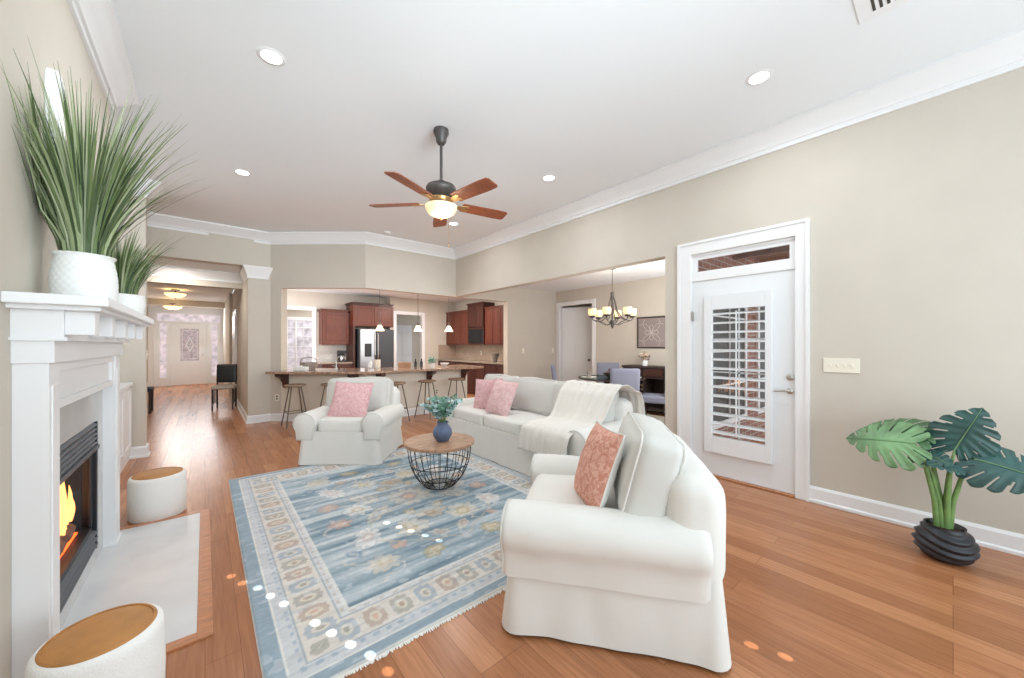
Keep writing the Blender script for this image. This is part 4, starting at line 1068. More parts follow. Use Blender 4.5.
# recessed panel trim on the half wall
mb = MB()
for a, b in ((2.24, 3.38), (3.46, 4.18)):
    for (x0, x1, z0, z1) in ((a, b, .80, .83), (a, b, .17, .20), (a, a + .03, .2, .8), (b - .03, b, .2, .8)): mb.box(x0, x1, 6.70, 6.71, z0, z1)
struct(mb.build('trim_6', 'halfwall'))

def stool(loc, rz, label):
    t = thing('bar_stool', label, 'bar stool', loc, rz, group='bar stools along the peninsula')
    MB().lathe([(0, .665), (.155, .665), (.165, .672), (.165, .688), (.158, .695), (0, .692)], 32).build('seat', 'stoolseat', t, smooth=40)
    for k in range(4):
        a = R(45 + 90 * k); MB().tube([(.10 * math.cos(a), .10 * math.sin(a), .665), (.235 * math.cos(a), .235 * math.sin(a), 0)], .010, 8).build('leg', 'grey_metal', t, smooth=60)
    r = .10 + (.235 - .10) * (1 - .23 / .665)
    for k in range(4):
        a = R(45 + 90 * k); b = R(135 + 90 * k); MB().tube([(r * math.cos(a), r * math.sin(a), .23), (r * math.cos(b), r * math.sin(b), .23)], .007, 6).build('footrest', 'grey_metal', t, smooth=60)
    mb = MB().lathe([(.105, .655), (.115, .655), (.115, .667), (.105, .667)], 24); mb.build('seat_ring', 'grey_metal', t, smooth=40)
    return t
s0 = stool((1.17, 7.12, 0), R(4), 'leftmost bar stool, beside the hall pillar')
for (x, y, rz, lab) in ((1.67, 6.87, R(50), 'bar stool half hidden behind the facing armchair, left side'), (2.62, 6.36, R(10), 'bar stool showing just right of the facing armchair'), (3.22, 6.36, R(32), 'bar stool behind the eucalyptus bouquet, second from the right end'), (3.86, 6.36, R(14), 'rightmost bar stool, by the end of the peninsula')):
    dup(s0, (x, y, 0), rz, lab)

pd0 = thing('pendant_light', 'leftmost small glass pendant, before the refrigerator', 'pendant light', (2.77, 7.58, 0), group='pendants above the peninsula')
MB().tube([(0, 0, ZK), (0, 0, 1.83)], .005, 8).build('stem', 'grey_metal', pd0, smooth=60)
MB().lathe([(0, ZK), (.05, ZK), (.045, ZK - .02), (0, ZK - .025)], 20).build('canopy', 'grey_metal', pd0, smooth=40)
MB().lathe([(0, 1.84), (.022, 1.84), (.028, 1.80), (.03, 1.765), (0, 1.765)], 16).build('socket', 'grey_metal', pd0, smooth=40)
MB().lathe([(.03, 1.77), (.04, 1.755), (.055, 1.72), (.075, 1.68), (.092, 1.655), (.085, 1.656), (.03, 1.75)], 24).build('glass_shade', 'glasslamp', pd0, smooth=60)
dup(pd0, (3.47, 7.27, 0), 0, 'middle small glass pendant, before the pantry doorway')
dup(pd0, (4.07, 7.02, 0), 0, 'rightmost small glass pendant, before the wall cabinets')
for (x, y) in ((2.77, 7.58), (3.47, 7.27), (4.07, 7.02)):
    l = bpy.data.lights.new('pendant_bulb', 'POINT'); l.energy = 5; l.color = (1, .85, .65); l.shadow_soft_size = .03
    lo = bpy.data.objects.new('pendant_bulb', l); COL.objects.link(lo); lo.location = (x, y, 1.63)

# items on the bar
ZB = HW + .042
fa = thing('kitchen_faucet', 'chrome gooseneck faucet rising behind the bar, left side', 'faucet', (1.88, 7.36, ZB))
MB().tube([(0, 0, 0), (0, 0, .16), (.02, -.01, .22), (.07, -.04, .25), (.12, -.07, .23), (.135, -.08, .19)], .011, 8).build('spout', 'chrome', fa, smooth=60)
MB().lathe([(0, 0), (.028, 0), (.022, .03), (0, .035)], 16).build('faucet_base', 'chrome', fa, smooth=40)
MB().tube([(0, 0, .05), (-.07, .03, .08)], .007, 6).build('faucet_handle', 'chrome', fa, smooth=60)
bk = thing('wicker_basket', 'grey wicker basket with handle at the left end of the bar', 'basket', (1.46, 7.56, ZB))
MB().lathe([(0, 0), (.11, 0), (.14, .06), (.145, .13), (.135, .135), (.13, .06), (0, .02)], 28).build('basket_body', 'wicker', bk, smooth=50)
MB().tube([(.14 * math.cos(R(a)), 0, .13 + .10 * math.sin(R(a))) for a in range(0, 181, 15)], .008, 6).build('basket_handle', 'wicker', bk, smooth=60)
tb = thing('tissue_box', 'white folded napkins box before the wicker basket', 'box', (1.30, 7.36, ZB), R(-40))
MB().box(-.11, .11, -.06, .06, 0, .07).build('box_body', 'white_ceramic', tb, bevel=.01)
MB().lathe([(0, .07), (.03, .07), (.015, .09), (0, .1)], 8).build('tissue', 'throw', tb)
ck = thing('utensil_crock', 'pale crock of dark utensils on the bar before the refrigerator', 'crock', (2.62, 7.30, ZB))
MB().lathe([(0, 0), (.055, 0), (.06, .02), (.06, .16), (.055, .165), (.05, .15), (0, .15)], 24).build('crock_body', 'plate', ck, smooth=40)
for k in range(5): MB().tube([(.02 * math.cos(k * 1.3), .02 * math.sin(k * 1.3), .1), (.05 * math.cos(k * 1.3), .05 * math.sin(k * 1.3), .26)], [.005, .010], 6).build('utensil', 'black', ck)
jr = thing('glass_jar', 'small white lidded jar left of the utensil crock', 'jar', (2.50, 7.36, ZB))
MB().lathe([(0, 0), (.04, 0), (.045, .03), (.04, .10), (.02, .13), (0, .13)], 20).build('jar_body', 'white_ceramic', jr, smooth=50); MB().lathe([(0, .13), (.022, .13), (.022, .15), (0, .155)], 16).build('lid', 'chrome', jr, smooth=40)
pp = thing('potted_herb', 'small leafy plant in a white pot on the bar, right part', 'potted plant', (3.72, 7.12, ZB))
MB().lathe([(0, 0), (.05, 0), (.06, .07), (.055, .07), (0, .06)], 20).build('pot', 'white_ceramic', pp, smooth=40); leafball('', (0, 0, .13), .09, 160, 6, .05).build('leaves', 'euc', pp)
bo = MB().lathe([(0, 0), (.03, 0), (.07, .02), (.10, .06), (.095, .06), (.06, .02), (0, .012)], 24, (4.02, 7.12, ZB)).build('bowl', 'white_ceramic', smooth=50); tag(bo, 'low white bowl at the right end of the bar', 'bowl')
cu = MB().box(-.13, .13, -.012, .012, 0, .10).xform(T(3.15, 7.22, ZB) @ RZ(-20)).build('cutting_board', 'cardboard', bevel=.008); tag(cu, 'small wooden board standing on the bar before the doorway', 'cutting board')
for i, (x, y, lab) in enumerate(((3.38, 7.2, 'dark pepper mill left of the potted herb on the bar'), (3.50, 7.17, 'dark bottle between the pepper mill and the potted herb'))):
    b = MB().lathe([(0, 0), (.028, 0), (.028, .09), (.012, .13), (.016, .16), (0, .17)], 16, (x, y, ZB)).build('pepper_mill' if i == 0 else 'sauce_bottle', 'black', smooth=50); tag(b, lab, 'pepper mill' if i == 0 else 'bottle')

# ------------------------------------------------------------------ kitchen
def panel_door(x0, x1, z0, z1, y, m, parent, name='cabinet_door', knob=None):
    fr = .055
    mb = MB().box(x0, x0 + fr, y - .02, y, z0, z1).box(x1 - fr, x1, y - .02, y, z0, z1).box(x0 + fr, x1 - fr, y - .02, y, z0, z0 + fr).box(x0 + fr, x1 - fr, y - .02, y, z1 - fr, z1)
    mb.box(x0 + fr, x1 - fr, y - .010, y, z0 + fr, z1 - fr).box(x0 + fr + .03, x1 - fr - .03, y - .017, y - .01, z0 + fr + .03, z1 - fr - .03)
    d_ = mb.build(name, m, parent, bevel=.003)
    return d_
def crown_box(x0, x1, y0, y1, z, parent, m):
    mb = MB().box(x0 - .01, x1 + .01, y0 - .01, y1, z, z + .03).box(x0 - .03, x1 + .03, y0 - .03, y1, z + .03, z + .055).box(x0 - .05, x1 + .05, y0 - .05, y1, z + .055, z + .075)
    return mb.build('cabinet_crown', m, parent, bevel=.004)
# wall cabinet left of fridge: X 2.31..2.98
uc = thing('upper_cabinet', 'cherry wall cabinet with one panel door left of the refrigerator', 'cabinet', (0, 0, 0))
MB().box(2.31, 2.99, YK - .34, YK - .001, 1.37, 2.22).build('carcass', 'cherry', uc)
panel_door(2.33, 2.97, 1.39, 2.20, YK - .34, 'cherry', uc); crown_box(2.31, 2.93, YK - .34, YK - .001, 2.22, uc, 'cherry')
fc = thing('fridge_cabinet', 'tall cherry cabinet surround with two doors above the refrigerator', 'cabinet', (0, 0, 0))
MB().box(3.0, 4.09, YK - .62, YK - .001, 1.86, 2.42).build('carcass', 'cherry', fc)
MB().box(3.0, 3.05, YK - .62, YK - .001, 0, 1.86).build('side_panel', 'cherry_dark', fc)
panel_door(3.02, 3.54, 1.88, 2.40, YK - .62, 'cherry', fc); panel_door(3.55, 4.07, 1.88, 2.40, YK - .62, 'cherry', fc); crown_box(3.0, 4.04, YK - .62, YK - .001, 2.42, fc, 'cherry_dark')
fr = thing('refrigerator', 'stainless steel double door refrigerator with water dispenser', 'refrigerator', (3.57, YK - .40, 0))
MB().box(-.46, .46, -.34, .38, .02, 1.79).build('fridge_body', 'steel_side', fr, bevel=.01)
d1 = MB().box(-.455, -.045, -.42, -.345, .62, 1.785).build('fridge_door', 'steel', fr, bevel=.012)
MB().box(-.34, -.16, -.428, -.418, 1.05, 1.40).build('water_dispenser', 'black', d1, bevel=.004)
MB().tube([(-.075, -.425, .75), (-.075, -.465, .80), (-.075, -.465, 1.62), (-.075, -.425, 1.67)], .011, 8).build('handle', 'chrome', d1, smooth=60)
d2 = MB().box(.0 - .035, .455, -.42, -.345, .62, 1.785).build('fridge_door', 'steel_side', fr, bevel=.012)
MB().tube([(.0, -.425, .75), (.0, -.465, .80), (.0, -.465, 1.62), (.0, -.425, 1.67)], .011, 8).build('handle', 'chrome', d2, smooth=60)
MB().box(-.455, .455, -.42, -.345, .04, .60).build('freezer_drawer', 'steel', fr, bevel=.012)
bc = thing('kitchen_cabinet', 'dark cherry base cabinet with granite top left of the refrigerator', 'cabinet', (0, 0, 0))
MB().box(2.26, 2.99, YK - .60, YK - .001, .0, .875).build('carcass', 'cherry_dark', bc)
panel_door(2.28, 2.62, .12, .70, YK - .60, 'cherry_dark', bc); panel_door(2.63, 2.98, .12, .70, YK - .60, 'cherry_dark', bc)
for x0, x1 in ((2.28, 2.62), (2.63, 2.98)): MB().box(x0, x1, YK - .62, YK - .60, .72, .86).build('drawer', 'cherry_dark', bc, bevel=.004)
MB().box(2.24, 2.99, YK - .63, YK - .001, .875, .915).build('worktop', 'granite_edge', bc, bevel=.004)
struct(MB().box(2.26, 2.99, YK - .006, YK, .915, 1.37).build('trim_7', 'backsplash2'))
cf = thing('coffee_maker', 'small black coffee maker on the counter under the wall cabinet', 'coffee maker', (2.80, YK - .3, .916))
MB().box(-.09, .09, -.12, .12, 0, .03).box(-.09, .09, .02, .12, .03, .30).box(-.09, .09, -.12, .02, .22, .30).build('maker_body', 'black', cf, bevel=.01); MB().lathe([(0, .035), (.05, .035), (.06, .09), (.04, .16), (0, .16)], 20, (0, -.05, 0)).build('carafe', 'steel', cf, smooth=50)
# right wall uppers (front X=5.95)
XU = 5.95
def side_cab(name, label, y0, y1, z0, z1, xf, nd, m, crown=True, extra=None):
    t = thing(name, label, 'cabinet', (xf, y0, 0), R(90))
    # local x along world +Y, local -y is world +X ... rotate so that front faces -X
    w = y1 - y0; dp = XK - xf - .002
    mb = MB().box(0, w, -dp, 0, z0, z1); mb.build('carcass', m, t)
    for k in range(nd):
        a = w * k / nd + .01; b = w * (k + 1) / nd - .01; f = .05
        mb = MB().box(a, a + f, 0, .02, z0 + .02, z1 - .02).box(b - f, b, 0, .02, z0 + .02, z1 - .02).box(a + f, b - f, 0, .02, z0 + .02, z0 + .07).box(a + f, b - f, 0, .02, z1 - .07, z1 - .02).box(a + f, b - f, 0, .010, z0 + .07, z1 - .07).box(a + f + .03, b - f - .03, .010, .017, z0 + .10, z1 - .10)
        mb.build('cabinet_door', m, t, bevel=.003)
    if crown: MB().box(0, w, -dp, .01, z1, z1 + .03).box(0, w, -dp, .03, z1 + .03, z1 + .055).box(0, w, -dp, .05, z1 + .055, z1 + .075).build('cabinet_crown', m, t, bevel=.004)
    return t
side_cab('upper_cabinet', 'far run of cherry wall cabinets left of the microwave', 9.12, 10.40, 1.37, 2.32, XU, 3, 'cherry')
side_cab('upper_cabinet', 'short cherry cabinet with tall crown above the microwave', 8.30, 9.10, 1.86, 2.48, XU - .05, 2, 'cherry_dark')
side_cab('upper_cabinet', 'near run of cherry wall cabinets right of the microwave', 6.88, 8.28, 1.37, 2.32, XU, 4, 'cherry')
mw = thing('microwave', 'dark microwave built in between the cherry wall cabinets', 'microwave', (XU - .04, 8.70, 1.37))
MB().box(0, .36, -.39, .39, .0, .485).build('microwave_body', 'cherry_dark', mw, bevel=.005); MB().box(-.012, 0, -.36, .20, .04, .44).build('microwave_door', 'black', mw, bevel=.004); MB().box(-.008, 0, .22, .37, .04, .44).build('control_panel', 'black', mw)
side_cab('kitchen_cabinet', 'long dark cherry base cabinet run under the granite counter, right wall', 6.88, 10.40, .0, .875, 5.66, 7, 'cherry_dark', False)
tag(MB().box(5.62, XK - .002, 6.87, 10.41, .876, .915).build('kitchen_counter', 'granite_edge', bevel=.004), 'pale granite counter along the right kitchen wall', 'countertop')
struct(MB().box(XK - .006, XK, 6.87, 10.42, .915, 1.37).build('trim_8', 'backsplash'))
struct(MB().box(5.66, XK - .006, 10.412, 10.42, .915, 1.37).build('trim_9', 'backsplash'))
b1 = MB().lathe([(0, 0), (.05, 0), (.06, .02), (.10, .14), (.12, .22), (.113, .22), (.09, .13), (0, .02)], 28, (5.95, 7.85, .916)).build('fruit_bowl', 'wicker', smooth=50); tag(b1, 'flared brown bowl on the right kitchen counter', 'bowl')
for y in (8.95, 7.35): small_plate((XK - .007, y, 1.13), R(-90), 'small outlet plate on the backsplash ' + ('left' if y > 8 else 'right') + ' of the flared bowl', 'wall_outlet', 'outlet')
# doorway casings (frontal)
def casing(name, x0, x1, z1, y, parent=None, w=.09):
    mb = MB().box(x0 - w, x0, y - .02, y, 0, z1 + w).box(x1, x1 + w, y - .02, y, 0, z1 + w).box(x0, x1, y - .02, y, z1, z1 + w)
    return struct(mb.build(name, 'trim', parent, bevel=.004))
casing('trim_10', 4.29, 5.10, 2.26, 10.42); struct(MB().box(4.22, 4.29, 10.42, 10.54, 0, 2.33).box(5.10, 5.17, 10.42, 10.54, 0, 2.33).box(4.29, 5.10, 10.42, 10.54, 2.26, 2.33).build('trim_11', 'trim'))
casing('trim_12', 1.47, 2.15, 2.26, YK, w=.1)
pd = struct(bpy.data.objects.new('door_2', None), 'white panel door seen through the kitchen doorway', 'door'); COL.objects.link(pd); pd.location = (5.2, 12.28, 0)
MB().box(-.42, .42, -.02, .015, 0, 2.05).build('door_slab', 'door', pd)
for (a, b, c, e) in ((-.34, -.05, .2, .9), (.05, .34, .2, .9), (-.34, -.05, 1.0, 1.9), (.05, .34, 1.0, 1.9)): MB().box(a, b, -.028, -.02, c, e).build('door_panel', 'door', pd, bevel=.004)
# breakfast windows
wn = struct(bpy.data.objects.new('window_3', None), 'white paned window seen through the far kitchen opening', 'window'); COL.objects.link(wn); wn.location = (2.35, 14.19, 0)
mb = MB()
for (x0, x1, z0, z1) in ((-.55, -.47, .5, 2.3), (.47, .95, .5, 2.3), (-.55, .95, 2.2, 2.3), (-.55, .95, .5, .6), (-.02, .02, .6, 2.2)): mb.box(x0, x1, -.05, 0, z0, z1)
for z in (.95, 1.3, 1.66, 1.95): mb.box(-.47, .47, -.04, 0, z - .012, z + .012)
for x in (-.25, .23): mb.box(x - .01, x + .01, -.04, 0, .6, 2.2)
mb.build('window_frame', 'door', wn)
MB().box(-.47, .47, -.02, -.01, .6, 2.2).build('window_pane', mat('glowing_view_pane', (150, 150, 158), .3, noise_amt=.35, noise_scale=5, emit=(210, 200, 206), estr=.35), wn)  # pane glows by emission, imitating daylight outside

# ------------------------------------------------------------------ hall and foyer
fd = struct(bpy.data.objects.new('door_3', None), 'white front door with leaded glass, sidelights and transom', 'door'); COL.objects.link(fd); fd.location = (-.40, YD, 0)
M['leaded'] = mat('leaded_pattern_glass', (150, 140, 144), .3, noise_amt=.35, noise_scale=14, emit=(190, 176, 186), estr=.22)  # emission stands in for daylight behind the leaded glass
M['skyglass'] = mat('glowing_entry_glass', (190, 182, 192), .3, noise_amt=.3, noise_scale=5, emit=(214, 206, 214), estr=.32)  # glow added to sidelights and transom in place of outdoor light
mb = MB()
for (x0, x1, z0, z1) in ((-.90, -.82, 0, 2.50), (.82, .90, 0, 2.50), (-.82, .82, 2.42, 2.50), (-.82, .82, 2.10, 2.16), (-.50, -.44, 0, 2.10), (.44, .50, 0, 2.10), (-.82, -.50, 0, .28), (.50, .82, 0, .28), (-.82, -.74, .28, 2.10), (-.58, -.50, .28, 2.1), (.50, .58, .28, 2.10), (.74, .82, .28, 2.1)): mb.box(x0, x1, -.06, .06, z0, z1)
mb.build('door_frame', 'door', fd, bevel=.005)
MB().box(-.82, .82, -.01, .01, 2.16, 2.42).build('transom_glass', 'skyglass', fd)
for x0, x1 in ((-.74, -.58), (.58, .74)): MB().box(x0, x1, -.01, .01, .28, 2.10).build('sidelight_glass', 'skyglass', fd)
ds = MB()
for (x0, x1, z0, z1) in ((-.44, -.24, .01, 2.10), (.24, .44, .01, 2.10), (-.24, .24, .01, .82), (-.24, .24, 1.92, 2.10)): ds.box(x0, x1, -.03, .03, z0, z1)
dso = ds.build('door_slab', 'door', fd)
MB().box(-.24, .24, -.01, .01, .82, 1.92).build('leaded_glass', 'leaded', dso)
mb = MB().add([(0, -.016, 1.62), (.11, -.016, 1.37), (0, -.016, 1.12), (-.11, -.016, 1.37), (0, -.016, 1.56), (.08, -.016, 1.37), (0, -.016, 1.18), (-.08, -.016, 1.37)], [(0, 1, 5, 4), (1, 2, 6, 5), (2, 3, 7, 6), (3, 0, 4, 7)])
mb.box(-.20, .20, -.018, -.01, .88, .895).box(-.20, .20, -.018, -.01, 1.845, 1.86).box(-.20, -.185, -.018, -.01, .88, 1.86).box(.185, .20, -.018, -.01, .88, 1.86)
mb.lathe([(0, -.0), (.03, 0), (.03, .01), (0, .01)], 12, (0, -.02, 1.37)); mb.build('leaded_diamond', 'door', dso)
MB().tube([(.37, -.03, 1.02), (.37, -.07, 1.02), (.30, -.08, 1.02)], .010, 6).build('door_handle', 'chrome', dso, smooth=60)
MB().box(-.45, .45, -.2, .06, -.0, .012).build('threshold', 'woodborder', fd)
# casing around the unit
mb = MB().box(-1.42, -1.30, YD - .03, YD, 0, 2.62).box(.50, .62, YD - .03, YD, 0, 2.62).box(-1.30, .50, YD - .03, YD, 2.50, 2.62)
struct(mb.build('trim_13', 'trim', bevel=.004))
cl0 = thing('flush_ceiling_light', 'amber glass bowl ceiling light nearer in the hall', 'ceiling light', (-.57, 12.5, ZK), group='hall bowl lights')
MB().lathe([(0, 0), (.09, 0), (.08, -.03), (.012, -.035), (.012, -.10), (0, -.10)], 24).build('light_canopy', 'bronze', cl0, smooth=40)
MB().lathe([(.21, -.10), (.20, -.13), (.15, -.17), (.08, -.195), (0, -.20), (0, -.19), (.08, -.185), (.14, -.16), (.19, -.125), (.20, -.10)], 32).build('glass_bowl', mat('hall_bowl_glass', (255, 232, 190), .4, emit=(255, 216, 150), estr=1.6), cl0, smooth=60)
MB().lathe([(0, -.20), (.012, -.205), (.015, -.22), (0, -.235)], 12).build('finial', 'bronze', cl0, smooth=60)
for k in range(3):
    a = k * 2.094; MB().tube([(.012 * math.cos(a), .012 * math.sin(a), -.05), (.2 * math.cos(a), .2 * math.sin(a), -.09), (.205 * math.cos(a), .205 * math.sin(a), -.12)], .006, 6).build('light_arm', 'bronze', cl0, smooth=60)
dup(cl0, (-.74, 14.9, ZK - .14), 0, 'amber glass bowl ceiling light farther back, before the front door')
for (x, y) in ((-.57, 12.5), (-.74, 14.9)):
    area((x, y, ZK - .42), (0, 0, 0), .2, .2, 6, (1, .88, .72), 'DISK')

def ladder_chair(loc, rz, label, seatm, backm, frame='espresso'):
    t = thing('spindle_chair', label, 'chair', loc, rz)
    for sx_ in (-1, 1):
        MB().tube([(sx_ * .22, -.22, 0), (sx_ * .22, -.22, .44)], .02, 8).build('leg', frame, t, smooth=60)
        MB().tube([(sx_ * .21, .22, 0), (sx_ * .21, .21, .45), (sx_ * .20, .26, .92)], .02, 8).build('leg', frame, t, smooth=60)
        MB().tube([(sx_ * .22, -.2, .14), (sx_ * .21, .2, .14)], .011, 6).build('stretcher', frame, t, smooth=60)
        for k in range(3): MB().tube([(sx_ * .22, -.12 + .12 * k, .14), (sx_ * .22, -.12 + .12 * k, .42)], .009, 6).build('spindle', frame, t, smooth=60)
    softbox(.50, .50, .07, .03, 10, (0, 0, .012), 0, 5, 1, T(0, 0, .465)).build('seat', seatm, t, smooth=60, weld=True)
    softbox(.46, .05, .40, .022, 10, (0, .008, 0), 0, 5, 1, T(0, .235, .74) @ RX(-6)).build('backrest', backm, t, smooth=60, weld=True)
    return t
ladder_chair((.325, 10.0, 0), R(-12), 'dark wooden chair with black backrest and beige seat in the hall', 'cream_seat', 'black_leather').scale = (.78, .9, 1)
ladder_chair((-1.06, 10.4, 0), R(90), 'navy chair edge showing at the left side of the hall', 'navy', 'navy')
# hall white door strip on the right wall
hd_ = struct(bpy.data.objects.new('door_4', None), 'white side door along the right wall of the hall', 'door'); COL.objects.link(hd_); hd_.location = (.57, 11.4, 0)
MB().box(-.02, -.001, -.75, .55, 0, 2.2).build('door_casing', 'trim', hd_); MB().box(-.035, -.02, -.62, .42, .02, 2.08).build('door_slab', 'door', hd_)
small_plate((XL + .001, 6.37, 1.24), R(90), 'small white switch on the wall edge left of the hall')
small_plate((.99, 7.745, .42), R(-40.7), 'white outlet on the wall behind the leftmost bar stool', 'wall_outlet', 'outlet')
small_plate((5.95, 6.709, 1.22), 0, 'switch on the beige wall before the dining room, left one')
small_plate((6.98, 6.709, 1.22), 0, 'switch on the beige wall beside the dining room door casing, right one')
small_plate((3.60, 6.699, .42), 0, 'outlet low on the cream peninsula panel', 'wall_outlet', 'outlet')

# ------------------------------------------------------------------ dining room
mb = MB().box(XD - .02, XD, 5.42, 5.52, 0, 2.46).box(XD - .02, XD, 6.58, 6.69, 0, 2.46).box(XD - .02, XD, 5.52, 6.58, 2.36, 2.46)
mb.box(XD, XD + .12, 5.50, 5.53, 0, 2.38).box(XD, XD + .12, 6.59, 6.62, 0, 2.38)
struct(mb.build('trim_14', 'trim', bevel=.004))
d5 = struct(bpy.data.objects.new('door_5', None), 'white panel door standing ajar in the dining room', 'door'); COL.objects.link(d5); d5.location = (XD + .09, 6.57, 0); d5.rotation_euler = (0, 0, R(22))
MB().box(-.02, .02, -.80, 0, .01, 2.33).build('door_slab', 'door', d5)
for (a, b, c, e) in ((-.72, -.44, .2, .95), (-.36, -.08, .2, .95), (-.72, -.44, 1.1, 2.2), (-.36, -.08, 1.1, 2.2)): MB().box(-.027, -.02, a, b, c, e).build('door_panel', 'door', d5, bevel=.004)
MB().lathe([(0, 0), (.022, 0), (.01, .02), (.028, .05), (0, .065)], 16).xform(T(-.02, -.73, .98) @ RY(-90)).build('door_knob', 'bronze', d5, smooth=50)
struct(MB().box(7.7, 7.75, 5.2, 6.7, 0, ZK).build('wall_closet', 'wall'))
art = thing('wall_art', 'square grey carved medallion panel in a dark frame above the buffet', 'wall art', (XD - .001, 4.0, 1.62), R(-90))
mb = MB().box(-.33, .33, -.02, 0, -.33, -.30).box(-.33, .33, -.02, 0, .30, .33).box(-.33, -.30, -.02, 0, -.30, .30).box(.30, .33, -.02, 0, -.30, .30); mb.build('frame', 'espresso', art, bevel=.003)
MB().box(-.30, .30, -.010, 0, -.30, .30).build('panel', mat('grey_relief_panel', (150, 138, 134), .8), art)
mb = MB()
for k in range(8):
    a = k * math.pi / 4; L1 = .15 if k % 2 == 0 else .25
    pts = []
    for i in range(17):
        t_ = 2 * math.pi * i / 16; u = L1 / 2 + L1 / 2 * math.cos(t_); v = .04 * math.sin(t_) * (1 + .3 * math.cos(t_)); pts.append((u * math.cos(a) - v * math.sin(a), -.012, u * math.sin(a) + v * math.cos(a)))
    mb.tube(pts, .005, 5)
for sx_ in (-1, 1):
    for sz_ in (-1, 1):
        mb.tube([(sx_ * (.28 - .12 * math.cos(R(a))), -.012, sz_ * (.28 - .12 * math.sin(R(a)))) for a in range(0, 91, 10)], .005, 5)
mb.build('carved_relief', mat('pale_relief_lines', (196, 186, 180), .8), art)
bf = thing('buffet', 'dark espresso buffet with wine rack against the dining room wall', 'buffet', (XD - .002, 3.72, 0), R(-90))
MB().box(-.72, .66, -.42, 0, .90, .94).build('buffet_top', 'espresso', bf, bevel=.004)
mb = MB().box(-.70, -.66, -.40, 0, .0, .90).box(.60, .64, -.40, 0, 0, .90).box(-.66, .60, -.02, 0, .05, .90).box(-.66, .60, -.40, -.02, .10, .13).box(-.66, .60, -.40, -.02, .70, .73); mb.box(-.25, -.22, -.40, -.02, .13, .90).box(.18, .21, -.40, -.02, .13, .90)
mb.build('buffet_frame', 'espresso', bf, bevel=.003)
for x0, x1 in ((-.65, -.26), (-.21, .17), (.22, .59)): MB().box(x0, x1, -.415, -.40, .74, .89).build('drawer', 'cherry_dark', bf, bevel=.004)
mb = MB()
for k in range(5):
    for sg in (-1, 1): mb.box(-.22, .22, -.38, -.36, -.008, .008, T(-.45, 0, .26 + k * .085) @ RY(sg * 18))
for k in range(5):
    for sg in (-1, 1): mb.box(-.2, .2, -.38, -.36, -.008, .008, T(.40, 0, .26 + k * .085) @ RY(sg * 18))
mb.build('wine_rack', 'stoolseat', bf)
fl = thing('flower_pot', 'small white pot of cream flowers on the buffet', 'potted plant', (XD - .24, 4.02, .941))
MB().lathe([(0, 0), (.05, 0), (.065, .11), (.058, .11), (0, .1)], 20).build('pot', 'white_ceramic', fl, smooth=40)
leafball('', (0, 0, .17), .11, 90, 16, .05).build('leaves', 'cherry_dark', fl); leafball('', (0, 0, .20), .08, 120, 26, .05).build('flowers', mat('cream_petals', (232, 206, 184), .7), fl)
TC = (5.72, 4.02)
tbl = thing('dining_table', 'round glass topped dining table on a dark pedestal', 'dining table', (TC[0], TC[1], .009))
MB().lathe([(0, .742), (.58, .742), (.588, .748), (.58, .755), (0, .755)], 56).build('glass_top', 'tableglass', tbl, smooth=30)
MB().lathe([(.575, .735), (.592, .735), (.592, .757), (.575, .757), (.575, .735)], 56).build('table_rim', 'espresso', tbl, smooth=30)
MB().lathe([(0, 0), (.28, 0), (.27, .04), (.08, .08), (.06, .3), (.08, .5), (.14, .70), (.25, .735), (0, .735)], 28).build('pedestal', 'espresso', tbl, smooth=50)
for i, (dx, dy, lab) in enumerate(((-.22, .22, 'beige plate with folded napkin at the left of the dining table'), (.22, -.22, 'beige plate with folded napkin at the right of the dining table'))):
    p = thing('place_setting', lab, 'plate', (TC[0] + dx * 1.3, TC[1] + dy * 1.3, .758)); MB().lathe([(0, 0), (.08, 0), (.14, .014), (.135, .017), (.08, .006), (0, .005)], 28).build('plate', 'throw', p, smooth=50)
    MB().lathe([(0, .006), (.05, .006), (.03, .05), (.05, .11), (.01, .07), (0, .05)], 7)  .build('napkin', 'wicker', p, smooth=50)
ctp = thing('centerpiece_bowl', 'dark bowl in the middle of the dining table', 'bowl', (TC[0], TC[1], .757)); MB().lathe([(0, 0), (.05, 0), (.12, .06), (.15, .09), (.14, .09), (.05, .02), (0, .015)], 24).build('bowl_body', 'slot', ctp, smooth=50); leafball('', (0, 0, .10), .09, 60, 5, .05).build('filler', 'log', ctp)
def parsons(loc, rz, label):
    t = thing('dining_chair', label, 'dining chair', loc, rz, group='grey upholstered dining chairs')
    softbox(.48, .48, .12, .03, 12, (0, 0, .012), 0, 5, 1, T(0, 0, .43)).build('seat', 'grey_uph', t, smooth=60, weld=True)
    softbox(.46, .08, .56, .025, 12, (0, .006, 0), 0, 5, 1, T(0, .235, .70) @ RX(-7)).build('backrest', 'grey_uph', t, smooth=60, weld=True)
    for sx_ in (-1, 1):
        for sy_ in (-1, 1): MB().prism([(sx_ * .20 - .02, sy_ * .2 - .02), (sx_ * .20 + .02, sy_ * .2 - .02), (sx_ * .20 + .02, sy_ * .2 + .02), (sx_ * .20 - .02, sy_ * .2 + .02)], 0, .38).build('leg', 'espresso', t, bevel=.003)
    return t
c0 = parsons((5.28, 3.52, .009), R(138), 'grey dining chair with its back to the sofa, nearest the living room')
for (x, y, rz, lab) in ((5.98, 3.30, R(200), 'grey dining chair with seat and legs showing, right of the table'), (5.20, 4.62, R(45), 'grey dining chair seen edge-on at the left of the table'), (6.35, 4.52, R(-52), 'grey dining chair on the far side of the glass table')):
    dup(c0, (x, y, .009), rz, lab)
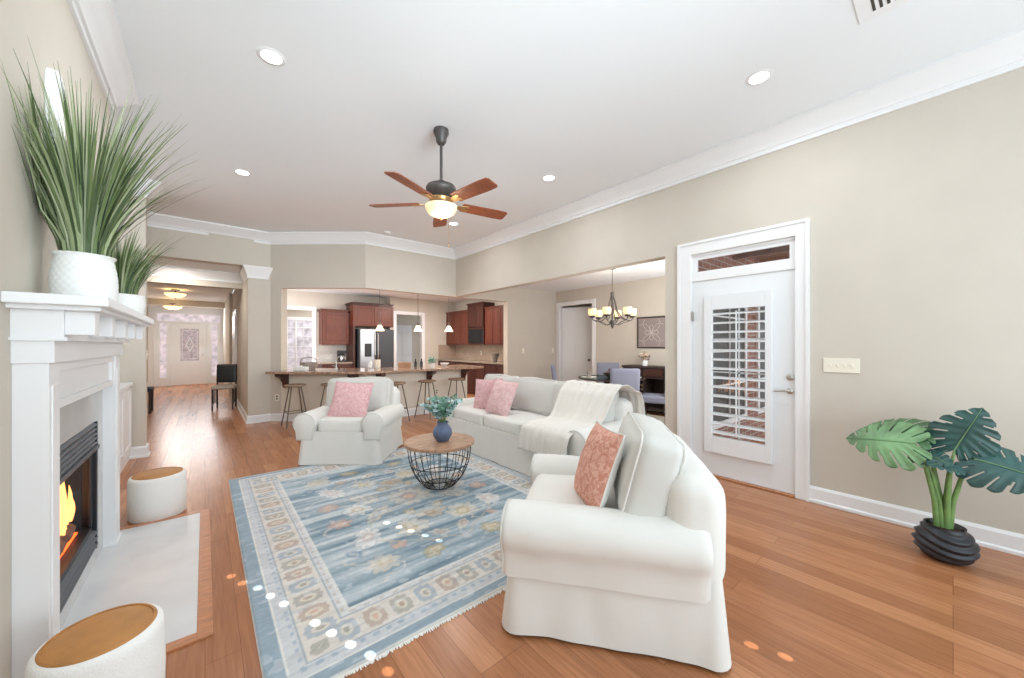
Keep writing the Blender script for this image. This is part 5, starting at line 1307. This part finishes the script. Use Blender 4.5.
# chandelier
ch = thing('chandelier', 'bronze chandelier with six amber glass cups over the dining table', 'chandelier', (5.63, 3.93, 0))
MB().lathe([(0, ZK), (.065, ZK), (.06, ZK - .02), (.015, ZK - .035), (0, ZK - .035)], 24).build('canopy', 'bronze', ch, smooth=40)
MB().tube([(0, 0, ZK - .03), (0, 0, 2.30)], .005, 6).build('chain', 'bronze', ch, smooth=60)
MB().lathe([(0, 2.32), (.03, 2.31), (.035, 2.26), (.02, 2.24), (.016, 1.82), (.04, 1.80), (.045, 1.76), (.02, 1.73), (.03, 1.70), (.01, 1.66), (0, 1.65)], 20).build('column', 'bronze', ch, smooth=50)
for k in range(6):
    a = R(20 + 60 * k); ca, sa = math.cos(a), math.sin(a)
    pts = [(.02, 2.25), (.06, 2.10), (.09, 1.98), (.16, 1.87), (.25, 1.81), (.33, 1.80), (.36, 1.83), (.36, 1.86)]
    arm_ = MB().tube([(r * ca, r * sa, z) for r, z in pts], .009, 8).build('arm', 'bronze', ch, smooth=60)
    pts = [(.03, 1.74), (.12, 1.72), (.22, 1.77), (.31, 1.79)]
    MB().tube([(r * ca, r * sa, z) for r, z in pts], .007, 6).build('lower_scroll', 'bronze', arm_, smooth=60)
    MB().lathe([(0, 1.85), (.03, 1.85), (.055, 1.875), (.05, 1.885), (0, 1.885)], 16, (.36 * ca, .36 * sa, 0)).build('cup_holder', 'bronze', arm_, smooth=50)
    MB().lathe([(.045, 1.885), (.068, 1.90), (.078, 1.94), (.076, 1.99), (.068, 2.01), (.06, 2.01), (.068, 1.98), (.07, 1.94), (.04, 1.895)], 20, (.36 * ca, .36 * sa, 0)).build('glass_shade', 'amber', ch, smooth=60)
l = bpy.data.lights.new('chandelier_light', 'POINT'); l.energy = 9; l.color = (1, .86, .68); l.shadow_soft_size = .15
lo = bpy.data.objects.new('chandelier_light', l); COL.objects.link(lo); lo.location = (5.63, 3.93, 2.14)
rg = MB().box(-.9, .9, -1.1, 1.1, 0, .008).xform(T(5.75, 3.7, 0)).build('dining_rug', 'cream_seat'); tag(rg, 'beige rug under the dining table', 'rug')
